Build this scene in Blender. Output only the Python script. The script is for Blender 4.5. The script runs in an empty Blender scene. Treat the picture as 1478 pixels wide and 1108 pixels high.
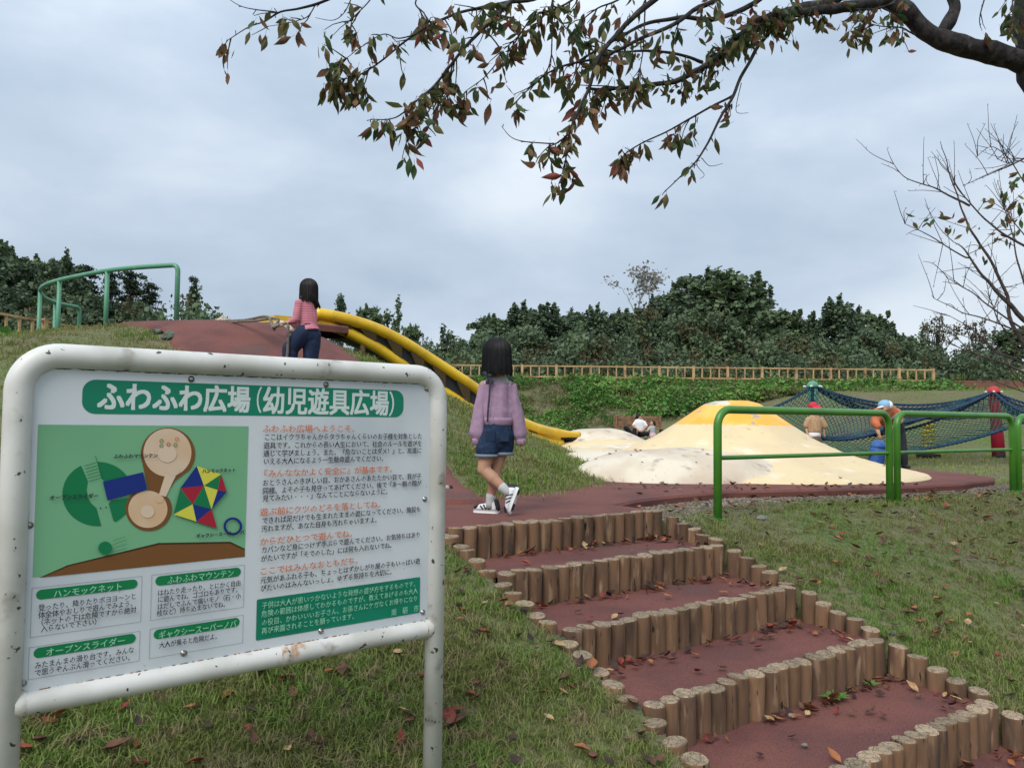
import bpy, bmesh, math, random
import numpy as np
from mathutils import Vector, Matrix, Euler, noise as mnoise

S = bpy.context.scene
COL = S.collection
R = math.radians

# ------------------------------------------------------------------ camera
FPX, CX, CY = 1110.0, 739.0, 554.0
CAM = np.array([0.0, 0.0, 0.65])
PIT, ROL = math.atan(51 / FPX), 0.0102
_f = np.array([0, math.cos(PIT), math.sin(PIT)])
_r0 = np.array([1.0, 0, 0]); _u0 = np.cross(_r0, _f)
_r = _r0 * math.cos(ROL) + _u0 * math.sin(ROL)
_u = _u0 * math.cos(ROL) - _r0 * math.sin(ROL)
cd = bpy.data.cameras.new('camera'); cam = bpy.data.objects.new('camera', cd); COL.objects.link(cam)
cd.sensor_width = 36; cd.lens = FPX * 36 / 1478; cd.clip_start = 0.05; cd.clip_end = 2000
cam.matrix_world = Matrix(((_r[0], _u[0], -_f[0], CAM[0]), (_r[1], _u[1], -_f[1], CAM[1]), (_r[2], _u[2], -_f[2], CAM[2]), (0, 0, 0, 1)))
S.camera = cam

# ------------------------------------------------------------------ world: overcast sky
W = bpy.data.worlds.new('World'); S.world = W; W.use_nodes = True
nt = W.node_tree; nt.nodes.clear()
def wn(t, **k):
    n = nt.nodes.new(t)
    for a, b in k.items(): setattr(n, a, b)
    return n
out = wn('ShaderNodeOutputWorld'); bg = wn('ShaderNodeBackground'); bg.inputs['Strength'].default_value = 0.1
sky = wn('ShaderNodeTexSky', sky_type='NISHITA'); sky.sun_disc = False
SUN_EL, SUN_AZ = R(48), R(205)
sky.sun_elevation = SUN_EL; sky.sun_rotation = SUN_AZ
tc = wn('ShaderNodeTexCoord'); mp = wn('ShaderNodeMapping'); mp.inputs['Scale'].default_value = (1.0, 1.0, 2.3); mp.inputs['Location'].default_value = (3.1, 0.4, 1.3)
nz = wn('ShaderNodeTexNoise'); nz.inputs['Scale'].default_value = 2.3; nz.inputs['Detail'].default_value = 7; nz.inputs['Roughness'].default_value = 0.5; nz.inputs['Distortion'].default_value = 0.15
rp = wn('ShaderNodeValToRGB')
rp.color_ramp.elements[0].position = 0.33; rp.color_ramp.elements[0].color = (2.1, 2.6, 3.2, 1)
rp.color_ramp.elements[1].position = 0.68; rp.color_ramp.elements[1].color = (3.85, 4.25, 4.65, 1)
e = rp.color_ramp.elements.new(0.5); e.color = (2.8, 3.3, 3.95, 1)
mx = wn('ShaderNodeMix', data_type='RGBA'); mx.inputs[0].default_value = 0.96
L = nt.links.new
L(tc.outputs['Generated'], mp.inputs['Vector']); L(mp.outputs[0], nz.inputs['Vector']); L(nz.outputs['Fac'], rp.inputs[0])
L(sky.outputs[0], mx.inputs[6]); L(rp.outputs[0], mx.inputs[7]); sx_ = wn('ShaderNodeSeparateXYZ'); L(tc.outputs['Generated'], sx_.inputs[0])
ov = wn('ShaderNodeMapRange', interpolation_type='SMOOTHSTEP'); ov.inputs[1].default_value = 0.1; ov.inputs[2].default_value = 1.0; ov.inputs[3].default_value = 0.97; ov.inputs[4].default_value = 1.5   # overcast sky: brighter overhead than at the horizon, raised to lift the ground light
L(sx_.outputs['Z'], ov.inputs[0]); om = wn('ShaderNodeVectorMath', operation='SCALE'); L(mx.outputs[2], om.inputs[0]); L(ov.outputs[0], om.inputs['Scale'])
L(om.outputs[0], bg.inputs['Color']); L(bg.outputs[0], out.inputs[0])
sl = bpy.data.lights.new('sun', 'SUN'); sl.energy = 1.5; sl.angle = R(40); sl.color = (1, 0.97, 0.92)
so = bpy.data.objects.new('sun', sl); COL.objects.link(so)
so.rotation_euler = (R(90) - SUN_EL, 0, -SUN_AZ + math.pi)
S.view_settings.view_transform = 'Standard'; S.view_settings.look = 'None'; S.view_settings.exposure = 1.03; S.view_settings.gamma = 1
S.view_settings.use_curve_mapping = False
S.render.engine = 'CYCLES'
S.cycles.max_bounces = 5; S.cycles.diffuse_bounces = 2; S.cycles.glossy_bounces = 2; S.cycles.transmission_bounces = 3; S.cycles.transparent_max_bounces = 6

# ------------------------------------------------------------------ helpers
def ray(a, b): return _f + _r * ((a - CX) / FPX) + _u * ((CY - b) / FPX)
def at(a, b, Y): d = ray(a, b); return Vector(CAM + d * (Y / d[1]))
def onz(a, b, z): d = ray(a, b); return Vector(CAM + d * ((z - CAM[2]) / d[2]))

def wmat(o):
    m = o.matrix_basis
    return (wmat(o.parent) @ o.matrix_parent_inverse @ m) if o.parent else m

def link(o, parent=None, world=True):
    COL.objects.link(o)
    if parent is not None:
        o.parent = parent
        if world: o.matrix_parent_inverse = wmat(parent).inverted()
    return o

def tag(o, label=None, cat=None, group=None, kind=None):
    if label: o['label'] = label
    if cat: o['category'] = cat
    if group: o['group'] = group
    if kind: o['kind'] = kind
    return o

def empty(name, loc, label, cat, group=None, rz=0):
    o = bpy.data.objects.new(name, None); COL.objects.link(o); o.location = loc; o.rotation_euler = (0, 0, rz); o.empty_display_size = .1
    return tag(o, label, cat, group)

class MB:
    def __init__(s): s.v = []; s.f = []; s.m = []; s.n = 0
    def add(s, v, f, m=0):
        v = [tuple(p) for p in v]
        s.v += v; s.f += [tuple(i + s.n for i in q) for q in f]; s.m += [m] * len(f); s.n += len(v)
    def box(s, c, d, rz=0, m=0, mat=None):
        hx, hy, hz = d[0] / 2, d[1] / 2, d[2] / 2
        M_ = mat if mat is not None else Matrix.Translation(c) @ Matrix.Rotation(rz, 4, 'Z')
        v = [M_ @ Vector((x, y, z)) for x in (-hx, hx) for y in (-hy, hy) for z in (-hz, hz)]
        s.add(v, [(0, 1, 3, 2), (4, 6, 7, 5), (0, 4, 5, 1), (2, 3, 7, 6), (0, 2, 6, 4), (1, 5, 7, 3)], m)
    def tube(s, pts, rad, seg=8, m=0, flat=1.0, side=None, caps=True):
        pts = [Vector(p) for p in pts]; n = len(pts)
        if not hasattr(rad, '__len__'): rad = [rad] * n
        v = []; prev = Vector(side) if side is not None else None
        for i, p in enumerate(pts):
            t = (pts[min(i + 1, n - 1)] - pts[max(i - 1, 0)])
            if t.length < 1e-9: t = Vector((0, 0, 1))
            t.normalize()
            if prev is None: prev = Vector((1, 0, 0)) if abs(t.x) < .9 else Vector((0, 1, 0))
            a = prev - t * prev.dot(t)
            if a.length < 1e-6: a = t.orthogonal()
            a.normalize(); b = t.cross(a); prev = a
            for k in range(seg):
                an = 2 * math.pi * k / seg
                v.append(p + (a * math.cos(an) + b * math.sin(an) * flat) * rad[i])
        f = []
        for i in range(n - 1):
            for k in range(seg):
                k2 = (k + 1) % seg
                f.append((i * seg + k, i * seg + k2, (i + 1) * seg + k2, (i + 1) * seg + k))
        if caps:
            f.append(tuple(range(seg))[::-1]); f.append(tuple(range((n - 1) * seg, n * seg)))
        s.add(v, f, m)
    def cap(s, p0, p1, r0, r1, flat=1.0, side=None, seg=14, m=0):
        p0, p1 = Vector(p0), Vector(p1); ax = (p1 - p0)
        if ax.length < 1e-6: ax = Vector((0, 0, 1e-4))
        d = ax.normalized(); P = []; Rr = []
        for k in range(1, 5):
            a = -math.pi / 2 + math.pi / 2 * k / 5; P.append(p0 + d * r0 * math.sin(a) * min(1, 1)); Rr.append(r0 * math.cos(a))
        P.append(p0); Rr.append(r0); P.append(p0.lerp(p1, .5)); Rr.append((r0 + r1) / 2); P.append(p1); Rr.append(r1)
        for k in range(1, 5):
            a = math.pi / 2 * k / 5; P.append(p1 + d * r1 * math.sin(a)); Rr.append(r1 * math.cos(a))
        s.tube(P, Rr, seg, m, flat, side)
    def ell(s, c, r, rot=None, m=0, nu=16, nv=10):
        c = Vector(c); Rm = rot.to_matrix() if rot is not None else Matrix.Identity(3)
        v = [c + Rm @ Vector((0, 0, -r[2]))]
        for j in range(1, nv):
            ph = -math.pi / 2 + math.pi * j / nv
            for i in range(nu):
                th = 2 * math.pi * i / nu
                v.append(c + Rm @ Vector((r[0] * math.cos(ph) * math.cos(th), r[1] * math.cos(ph) * math.sin(th), r[2] * math.sin(ph))))
        v.append(c + Rm @ Vector((0, 0, r[2]))); f = []
        for i in range(nu): f.append((0, 1 + (i + 1) % nu, 1 + i))
        for j in range(nv - 2):
            for i in range(nu):
                a = 1 + j * nu; b = a + nu; f.append((a + i, a + (i + 1) % nu, b + (i + 1) % nu, b + i))
        a = 1 + (nv - 2) * nu
        for i in range(nu): f.append((a + i, a + (i + 1) % nu, len(v) - 1))
        s.add(v, f, m)
    def mesh(s, name, mats, smooth=True):
        me = bpy.data.meshes.new(name); me.from_pydata(s.v, [], s.f)
        for mt in (mats if isinstance(mats, (list, tuple)) else [mats]): me.materials.append(mt)
        if len(set(s.m)) > 1: me.polygons.foreach_set('material_index', s.m)
        if smooth: me.polygons.foreach_set('use_smooth', [True] * len(me.polygons))
        me.update(); return me
    def build(s, name, mats, parent=None, smooth=True, world=True, loc=None):
        o = bpy.data.objects.new(name, s.mesh(name, mats, smooth))
        if loc is not None: o.location = loc
        return link(o, parent, world)

def remesh_mesh(mb, name, mats, vox, sm=4, fold=None):
    """voxel-union the overlapping closed shapes of MB into one continuous skin"""
    o = bpy.data.objects.new(name, mb.mesh(name, mats)); COL.objects.link(o)
    r = o.modifiers.new('r', 'REMESH'); r.mode = 'VOXEL'; r.voxel_size = vox; r.use_smooth_shade = True
    if sm:
        q = o.modifiers.new('s', 'SMOOTH'); q.iterations = sm; q.factor = .5
    dg = bpy.context.evaluated_depsgraph_get()
    me = bpy.data.meshes.new_from_object(o.evaluated_get(dg), depsgraph=dg)
    bpy.data.objects.remove(o)
    me.name = name
    me.materials.clear()
    for mt in (mats if isinstance(mats, (list, tuple)) else [mats]): me.materials.append(mt)
    if fold:
        amp, fx, fz = fold
        n = len(me.vertices); co = np.zeros(n * 3); no = np.zeros(n * 3)
        me.vertices.foreach_get('co', co); me.vertices.foreach_get('normal', no)
        co = co.reshape(-1, 3); no = no.reshape(-1, 3)
        for i in range(n):
            p = co[i]; co[i] += no[i] * amp * mnoise.noise(Vector((p[0] * fx, p[1] * fx, p[2] * fz)))
        me.vertices.foreach_set('co', co.ravel())
    me.polygons.foreach_set('material_index', [0] * len(me.polygons))
    me.polygons.foreach_set('use_smooth', [True] * len(me.polygons)); me.update()
    return me

def rblob(mb, name, mat, parent, vox=.008, sm=4, fold=None):
    return link(bpy.data.objects.new(name, remesh_mesh(mb, name, mat, vox, sm, fold)), parent)

# ------------------------------------------------------------------ materials
def M(name, col, rough=.7, mix=(), bump=None, metal=0.0, spec=.3, rnd=0.0, transl=0.0, coord='Object', scl=(1, 1, 1), weave=None):
    m = bpy.data.materials.new(name); m.use_nodes = True; t = m.node_tree; N = t.nodes; K = t.links.new
    b = N['Principled BSDF']; b.inputs['Roughness'].default_value = rough; b.inputs['Metallic'].default_value = metal
    b.inputs['Specular IOR Level'].default_value = spec
    if coord == 'World': c = N.new('ShaderNodeNewGeometry').outputs['Position']
    else: c = N.new('ShaderNodeTexCoord').outputs[coord]
    if coord == 'Object' and rnd:
        oi = N.new('ShaderNodeObjectInfo'); va = N.new('ShaderNodeVectorMath'); va.operation = 'ADD'
        cm = N.new('ShaderNodeVectorMath'); cm.operation = 'SCALE'; cm.inputs[0].default_value = (37, 53, 71); K(oi.outputs['Random'], cm.inputs['Scale'])
        K(c, va.inputs[0]); K(cm.outputs[0], va.inputs[1]); c = va.outputs[0]
    mpn = N.new('ShaderNodeMapping'); mpn.inputs['Scale'].default_value = scl; K(c, mpn.inputs[0]); c = mpn.outputs[0]
    rgb = N.new('ShaderNodeRGB'); rgb.outputs[0].default_value = (*col, 1); cur = rgb.outputs[0]
    for (c2, sc, lo, hi, det) in mix:
        n = N.new('ShaderNodeTexNoise'); n.inputs['Scale'].default_value = sc; n.inputs['Detail'].default_value = det; K(c, n.inputs['Vector'])
        r = N.new('ShaderNodeMapRange'); r.inputs[1].default_value = lo; r.inputs[2].default_value = hi; r.interpolation_type = 'SMOOTHSTEP'; K(n.outputs['Fac'], r.inputs[0])
        x = N.new('ShaderNodeMix'); x.data_type = 'RGBA'; K(r.outputs[0], x.inputs[0]); K(cur, x.inputs[6]); x.inputs[7].default_value = (*c2, 1); cur = x.outputs[2]
    if rnd:
        oi = N.new('ShaderNodeObjectInfo'); r = N.new('ShaderNodeMapRange'); r.inputs[3].default_value = 1 - rnd; r.inputs[4].default_value = 1 + rnd; K(oi.outputs['Random'], r.inputs[0])
        x = N.new('ShaderNodeVectorMath'); x.operation = 'SCALE'; K(cur, x.inputs[0]); K(r.outputs[0], x.inputs['Scale']); cur = x.outputs[0]
    K(cur, b.inputs['Base Color'])
    if bump:
        n = N.new('ShaderNodeTexNoise'); n.inputs['Scale'].default_value = bump[0]; n.inputs['Detail'].default_value = 4; K(c, n.inputs['Vector'])
        bp = N.new('ShaderNodeBump'); bp.inputs['Strength'].default_value = bump[1]; bp.inputs['Distance'].default_value = bump[2] if len(bump) > 2 else .01
        K(n.outputs['Fac'], bp.inputs['Height']); K(bp.outputs[0], b.inputs['Normal'])
    if transl:
        tr = N.new('ShaderNodeBsdfTranslucent'); K(cur, tr.inputs['Color']); ms = N.new('ShaderNodeMixShader'); ms.inputs[0].default_value = transl
        K(b.outputs[0], ms.inputs[1]); K(tr.outputs[0], ms.inputs[2]); K(ms.outputs[0], N['Material Output'].inputs[0])
    m['cur'] = 1
    return m

MAT = {}
MAT['ground'] = M('turf_soil', (.12, .125, .05), .95, [((.15, .125, .075), 1.1, .47, .62, 4), ((.085, .135, .03), .55, .5, .66, 3), ((.17, .145, .09), 26, .52, .66, 3), ((.045, .042, .022), 40, .56, .7, 2)], (60, .9, .02), coord='World')
MAT['rubber'] = M('red_rubber', (.155, .057, .044), .9, [((.108, .042, .036), 2.2, .42, .66, 5), ((.17, .075, .07), 150, .60, .72, 1), ((.07, .028, .03), 110, .58, .7, 1), ((.10, .07, .06), 1.1, .58, .8, 5)], (220, .7, .004), coord='World')
MAT['logside'] = M('log_bark_side', (.165, .092, .050), .9, [((.095, .055, .034), 9, .40, .64, 4), ((.24, .155, .092), 26, .55, .72, 3), ((.045, .032, .024), 6, .58, .74, 5), ((.02, .016, .013), 44, .66, .72, 2)], (30, .9, .008), rnd=.18, scl=(1, 1, .18))
MAT['logtop'] = M('log_cut_top', (.30, .225, .15), .9, [((.20, .155, .10), 30, .45, .65, 4), ((.09, .07, .05), 60, .58, .72, 4)], (90, .6, .004), rnd=.22)
_t = MAT['logtop'].node_tree; _b = _t.nodes['Principled BSDF']; _lk = _b.inputs['Base Color'].links[0].from_socket
_w = _t.nodes.new('ShaderNodeTexWave'); _w.wave_type = 'RINGS'; _w.rings_direction = 'Z'; _w.inputs['Scale'].default_value = 38; _w.inputs['Distortion'].default_value = 3; _w.inputs['Detail'].default_value = 2; _w.inputs['Detail Scale'].default_value = 8
_c = _t.nodes.new('ShaderNodeTexCoord'); _t.links.new(_c.outputs['Object'], _w.inputs['Vector'])
_v = _t.nodes.new('ShaderNodeTexVoronoi'); _v.feature = 'DISTANCE_TO_EDGE'; _v.inputs['Scale'].default_value = 26; _t.links.new(_c.outputs['Object'], _v.inputs['Vector'])
_m = _t.nodes.new('ShaderNodeMapRange'); _m.inputs[1].default_value = 0; _m.inputs[2].default_value = .05; _m.inputs[3].default_value = .35; _m.inputs[4].default_value = 1; _t.links.new(_v.outputs['Distance'], _m.inputs[0])
_m2 = _t.nodes.new('ShaderNodeMapRange'); _m2.inputs[3].default_value = .68; _m2.inputs[4].default_value = 1.12; _t.links.new(_w.outputs['Fac'], _m2.inputs[0])
_mu = _t.nodes.new('ShaderNodeMath'); _mu.operation = 'MULTIPLY'; _t.links.new(_m.outputs[0], _mu.inputs[0]); _t.links.new(_m2.outputs[0], _mu.inputs[1])
_s = _t.nodes.new('ShaderNodeVectorMath'); _s.operation = 'SCALE'; _t.links.new(_lk, _s.inputs[0]); _t.links.new(_mu.outputs[0], _s.inputs['Scale']); _t.links.new(_s.outputs[0], _b.inputs['Base Color'])
MAT['whitepipe'] = M('white_painted_pipe', (.60, .59, .56), .45, [((.44, .43, .39), 3.5, .44, .68, 6), ((.26, .24, .20), 10, .58, .74, 6), ((.07, .06, .045), 40, .66, .70, 3), ((.36, .19, .09), 6, .665, .73, 6)], (80, .12, .002), spec=.4)
MAT['rust'] = M('rust_stain', (.24, .11, .045), .85, [((.10, .05, .03), 60, .45, .65, 4), ((.5, .42, .3), 30, .55, .7, 4)], (90, .5, .003))
MAT['weld'] = M('weld_on_white_paint', (.52, .50, .45), .7, [((.30, .16, .07), 26, .52, .66, 4), ((.12, .06, .03), 60, .62, .72, 3)], (80, .5, .003))
MAT['board'] = M('white_sign_sheet', (.56, .59, .61), .35, [((.43, .47, .50), 2.0, .4, .7, 5), ((.33, .36, .38), 60, .72, .78, 2)], None, spec=.45)
MAT['steel'] = M('steel_screw', (.35, .34, .33), .35, [((.12, .09, .07), 200, .5, .7, 2)], None, metal=.9)
MAT['signgreen'] = M('sign_green_print', (.003, .185, .105), .5, [((.004, .16, .09), 3, .4, .7, 3)])
MAT['pillgreen'] = M('sign_pill_green', (.003, .17, .055), .5)
MAT['mapgreen'] = M('map_pale_green', (.155, .37, .20), .5, [((.135, .33, .175), 3, .4, .7, 3)])
MAT['mapdark'] = M('map_mid_green', (.003, .155, .055), .5)
MAT['mapblue'] = M('map_blue', (.006, .022, .17), .5)
MAT['mapred'] = M('map_red', (.32, .012, .03), .5)
MAT['mapyellow'] = M('map_yellow', (.58, .54, .06), .5)
MAT['mapbrown'] = M('map_brown', (.16, .065, .018), .5)
MAT['mapdkbrown'] = M('map_dark_brown', (.055, .022, .006), .5)
MAT['mapsand'] = M('map_sand', (.58, .38, .22), .5, [((.60, .45, .32), 9, .4, .6, 1)])
MAT['mapcream'] = M('map_cream', (.62, .47, .34), .5)
MAT['ink'] = M('black_ink', (.02, .022, .035), .55)
MAT['orangeink'] = M('orange_ink', (.56, .15, .055), .55)
MAT['whiteink'] = M('white_ink', (.56, .62, .60), .55)
MAT['mintink'] = M('mint_ink', (.26, .55, .38), .55)
MAT['greyline'] = M('grey_line', (.25, .27, .29), .6)
MAT['railgreen'] = M('green_painted_steel', (.055, .20, .018), .35, [((.032, .15, .02), 4, .45, .7, 4), ((.09, .09, .05), 45, .7, .78, 3)], (60, .08, .002), spec=.5)
MAT['mintrail'] = M('mint_painted_steel', (.085, .26, .155), .45, [((.07, .21, .13), 3, .45, .7, 4), ((.22, .30, .22), 18, .62, .75, 3)], None, spec=.4)
MAT['wood'] = M('fence_wood', (.46, .30, .14), .85, [((.25, .155, .08), 3, .45, .65, 4)], (30, .4, .01), rnd=.12, scl=(1, 1, 1))
MAT['benchwood'] = M('bench_wood', (.22, .12, .07), .8, [((.14, .075, .045), 8, .45, .65, 3)], rnd=.1)
MAT['yellow'] = M('yellow_fibreglass', (.68, .43, .012), .35, [((.52, .31, .012), 2.5, .45, .72, 4), ((.28, .17, .03), 14, .64, .78, 4)], (30, .05, .003), spec=.5)
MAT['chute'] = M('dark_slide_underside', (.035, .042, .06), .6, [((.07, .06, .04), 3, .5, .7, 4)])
MAT['bracket'] = M('dirty_yellow_bracket', (.085, .055, .025), .7, [((.08, .05, .02), 9, .45, .65, 4)])
MAT['sand'] = M('sand_coloured_membrane', (.66, .52, .30), .55, [((.60, .47, .28), 1.6, .4, .7, 5), ((.50, .38, .22), 9, .6, .76, 5), ((.33, .26, .18), 60, .70, .78, 3), ((.70, .60, .43), 3, .55, .75, 3)], (3.5, .35, .05), coord='World')
MAT['cream'] = M('pale_membrane', (.62, .53, .38), .5, [((.60, .50, .38), 2.4, .42, .7, 5), ((.46, .38, .30), 10, .62, .78, 5), ((.74, .71, .63), 4, .5, .7, 3)], (4, .35, .05), coord='World')
MAT['white'] = M('worn_white_membrane', (.62, .55, .43), .5, [((.52, .43, .32), 1.6, .40, .62, 5), ((.40, .31, .25), 5, .56, .70, 6), ((.25, .2, .16), 30, .66, .74, 4)], (4, .4, .05), coord='World')
MAT['orange'] = M('orange_membrane', (.80, .37, .045), .5, [((.85, .46, .10), 2.5, .4, .65, 4), ((.36, .31, .26), 5, .64, .70, 6)], (5, .3, .04), coord='World')
MAT['net'] = M('navy_net_rope', (.012, .03, .06), .85, [((.02, .07, .08), 3, .45, .6, 2)])
MAT['netgreen'] = M('green_net_rope', (.02, .075, .06), .85)
MAT['bandrope'] = M('thick_navy_rope', (.012, .035, .075), .85, [((.02, .06, .10), 30, .45, .6, 2)], (40, .6, .01))
MAT['postgreen'] = M('mint_post', (.09, .27, .18), .5, [((.07, .2, .14), 5, .45, .65, 3)])
MAT['postred'] = M('red_post', (.30, .012, .03), .45, [((.24, .012, .03), 5, .45, .65, 3)])
MAT['capred'] = M('red_cap', (.42, .03, .035), .5)
MAT['postblue'] = M('blue_post', (.045, .13, .40), .5, [((.035, .10, .3), 5, .45, .65, 3)])
MAT['blackbase'] = M('black_boot', (.015, .015, .017), .7)
MAT['springyellow'] = M('spring_yellow', (.62, .47, .03), .5)
MAT['skin'] = M('skin', (.40, .225, .145), .6, [((.44, .20, .14), 8, .5, .7, 2)], None)
MAT['hair'] = M('black_hair', (.005, .005, .006), .5, [((.010, .008, .008), 60, .5, .65, 2)], (90, .5, .004), spec=.22, scl=(1, 1, .08))
MAT['hair2'] = M('dark_brown_hair', (.009, .007, .007), .5, [((.02, .014, .012), 50, .5, .68, 2)], (90, .5, .004), spec=.25, scl=(1, 1, .08))
MAT['lavender'] = M('lavender_sweat_fabric', (.325, .215, .30), .9, [((.285, .185, .265), 30, .4, .6, 3)], (350, .35, .002))
MAT['blouse'] = M('white_blouse_fabric', (.50, .49, .47), .85, (), (300, .2, .002))
MAT['denim'] = M('dark_denim', (.011, .025, .058), .9, [((.024, .046, .092), 40, .5, .7, 3)], (400, .4, .002))
MAT['denimhem'] = M('faded_denim_hem', (.16, .20, .25), .9, (), (300, .4, .002))
MAT['navy'] = M('navy_trouser_fabric', (.012, .022, .052), .9, [((.02, .035, .08), 12, .5, .7, 2)], (200, .3, .003))
MAT['sock'] = M('grey_sock', (.42, .42, .42), .9, (), (260, .5, .002), scl=(3, 3, .3))
MAT['shoewhite'] = M('shoe_white', (.62, .62, .62), .6)
MAT['shoeblack'] = M('shoe_black', (.015, .015, .018), .6)
MAT['shoegrey'] = M('shoe_grey', (.30, .29, .28), .8)
MAT['strap'] = M('dark_strap_fabric', (.035, .03, .055), .85, [((.12, .12, .14), 120, .58, .66, 2)])
MAT['tee'] = M('white_tee', (.72, .72, .73), .9)
MAT['black'] = M('black_trousers', (.012, .012, .018), .9)
MAT['beige'] = M('beige_shirt', (.42, .27, .155), .9, [((.34, .21, .12), 25, .45, .65, 3)])
MAT['khaki'] = M('khaki_trousers', (.135, .095, .065), .9)
MAT['redcap'] = M('red_cap_fabric', (.50, .03, .05), .85)
MAT['orangetop'] = M('orange_jacket', (.48, .14, .06), .85, [((.38, .11, .05), 10, .45, .65, 3)])
MAT['greybag'] = M('grey_bag', (.20, .17, .14), .85)
MAT['charcoal'] = M('charcoal_trousers', (.025, .027, .034), .9)
MAT['bluecap'] = M('pale_blue_cap', (.22, .38, .55), .8)
MAT['pinkskirt'] = M('pink_patterned_skirt', (.55, .36, .36), .9, [((.25, .22, .25), 25, .5, .56, 2)])
MAT['greytop'] = M('pale_grey_top', (.36, .36, .36), .9)
MAT['ropemat'] = M('weathered_rope', (.17, .145, .12), .95, [((.07, .06, .055), 40, .5, .6, 3)], (120, .6, .004))
MAT['ropeend'] = M('pale_rope_binding', (.48, .42, .33), .95, [((.3, .25, .2), 30, .5, .6, 3)], (60, .8, .01))
MAT['bark'] = M('dark_cherry_bark', (.028, .024, .024), .95, [((.06, .055, .05), 14, .5, .7, 4), ((.012, .01, .01), 30, .5, .65, 3)], (22, 1.0, .02), scl=(1, 1, .6))
MAT['twig'] = M('twig_bark', (.045, .035, .032), .9)
MAT['paletwig'] = M('bare_tree_bark', (.07, .05, .045), .9, [((.04, .03, .03), 20, .5, .65, 2)])
MAT['gravel'] = M('grey_gravel', (.20, .165, .125), .9, [((.11, .09, .07), 30, .45, .6, 3), ((.34, .31, .27), 12, .6, .75, 2)], rnd=.3)
MAT['stone'] = M('rough_stone', (.22, .21, .19), .9, [((.10, .10, .08), 9, .45, .65, 4)], (15, .8, .03))
MAT['mossrock'] = M('mossy_edge_rock', (.10, .13, .10), .95, [((.04, .05, .035), 10, .45, .6, 4), ((.2, .24, .2), 14, .6, .72, 4)], (20, 1, .04))
MAT['step'] = M('terrace_step_wood', (.17, .085, .055), .9, [((.11, .055, .04), 5, .45, .65, 3)])
# leaf materials
def leafmat(n, c, c2, tr=.35): return M(n, c, .6, [(c2, 22, .48, .62, 3)], None, rnd=.18, transl=tr, spec=.25)
LEAF = [leafmat('leaf_green', (.065, .11, .042), (.09, .12, .045)), leafmat('leaf_olive', (.13, .13, .05), (.17, .12, .05)),
        leafmat('leaf_brown', (.20, .11, .055), (.14, .075, .045)), leafmat('leaf_rust', (.25, .125, .07), (.17, .095, .055)), leafmat('leaf_red', (.27, .07, .055), (.18, .08, .055))]
FALL = [leafmat('fallen_brown', (.13, .06, .035), (.05, .028, .02), .1), leafmat('fallen_dark', (.035, .02, .018), (.06, .03, .022), .1), leafmat('fallen_red', (.22, .045, .03), (.10, .03, .025), .1),
        leafmat('fallen_orange', (.33, .12, .045), (.2, .08, .04), .1), leafmat('fallen_tan', (.42, .28, .14), (.3, .17, .08), .1)]

# foliage / grass material: colour varies with the position of each clump
def foliage(name, c1, c2, c3, sc=.35, fine=9.0, tr=.3):
    m = bpy.data.materials.new(name); m.use_nodes = True; t = m.node_tree; N = t.nodes; K = t.links.new; b = N['Principled BSDF']
    b.inputs['Roughness'].default_value = .7; b.inputs['Specular IOR Level'].default_value = .2
    g = N.new('ShaderNodeNewGeometry'); n1 = N.new('ShaderNodeTexNoise'); n1.inputs['Scale'].default_value = sc; n1.inputs['Detail'].default_value = 3
    n2 = N.new('ShaderNodeTexNoise'); n2.inputs['Scale'].default_value = fine; n2.inputs['Detail'].default_value = 2
    K(g.outputs['Position'], n1.inputs['Vector']); K(g.outputs['Position'], n2.inputs['Vector'])
    r1 = N.new('ShaderNodeMapRange'); r1.inputs[1].default_value = .42; r1.inputs[2].default_value = .62; K(n1.outputs['Fac'], r1.inputs[0])
    r2 = N.new('ShaderNodeMapRange'); r2.inputs[1].default_value = .48; r2.inputs[2].default_value = .68; K(n2.outputs['Fac'], r2.inputs[0])
    x1 = N.new('ShaderNodeMix'); x1.data_type = 'RGBA'; x1.inputs[6].default_value = (*c1, 1); x1.inputs[7].default_value = (*c2, 1); K(r1.outputs[0], x1.inputs[0])
    x2 = N.new('ShaderNodeMix'); x2.data_type = 'RGBA'; K(x1.outputs[2], x2.inputs[6]); x2.inputs[7].default_value = (*c3, 1); K(r2.outputs[0], x2.inputs[0])
    K(x2.outputs[2], b.inputs['Base Color'])
    tn = N.new('ShaderNodeBsdfTranslucent'); K(x2.outputs[2], tn.inputs['Color']); ms = N.new('ShaderNodeMixShader'); ms.inputs[0].default_value = tr
    K(b.outputs[0], ms.inputs[1]); K(tn.outputs[0], ms.inputs[2]); K(ms.outputs[0], N['Material Output'].inputs[0])
    return m
MAT['grass'] = foliage('turf_blades', (.195, .215, .065), (.135, .235, .042), (.27, .225, .115), .9, 13)
MAT['farturf'] = foliage('far_turf_blades', (.24, .30, .065), (.25, .28, .08), (.25, .25, .10), .6, 5)
MAT['weeds'] = foliage('bank_weeds', (.09, .22, .045), (.15, .29, .06), (.17, .17, .075), .5, 3)
MAT['drygrass'] = foliage('dry_bank_grass', (.14, .15, .055), (.20, .16, .09), (.08, .13, .035), .5, 3)
MAT['fol_a'] = foliage('dark_foliage', (.092, .135, .078), (.118, .165, .088), (.070, .10, .064), .3, 1.5, .2)  # far wood colours greyed and lightened in place of haze
MAT['fol_b'] = foliage('mid_foliage', (.11, .16, .08), (.135, .185, .09), (.088, .125, .072), .3, 1.5, .2)
MAT['fol_pine'] = foliage('pine_foliage', (.036, .058, .03), (.05, .075, .036), (.028, .044, .024), .3, 1.5, .15)
MAT['fol_auto'] = foliage('autumn_foliage', (.085, .085, .04), (.12, .09, .045), (.06, .07, .03), .3, 1.5, .2)
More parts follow.
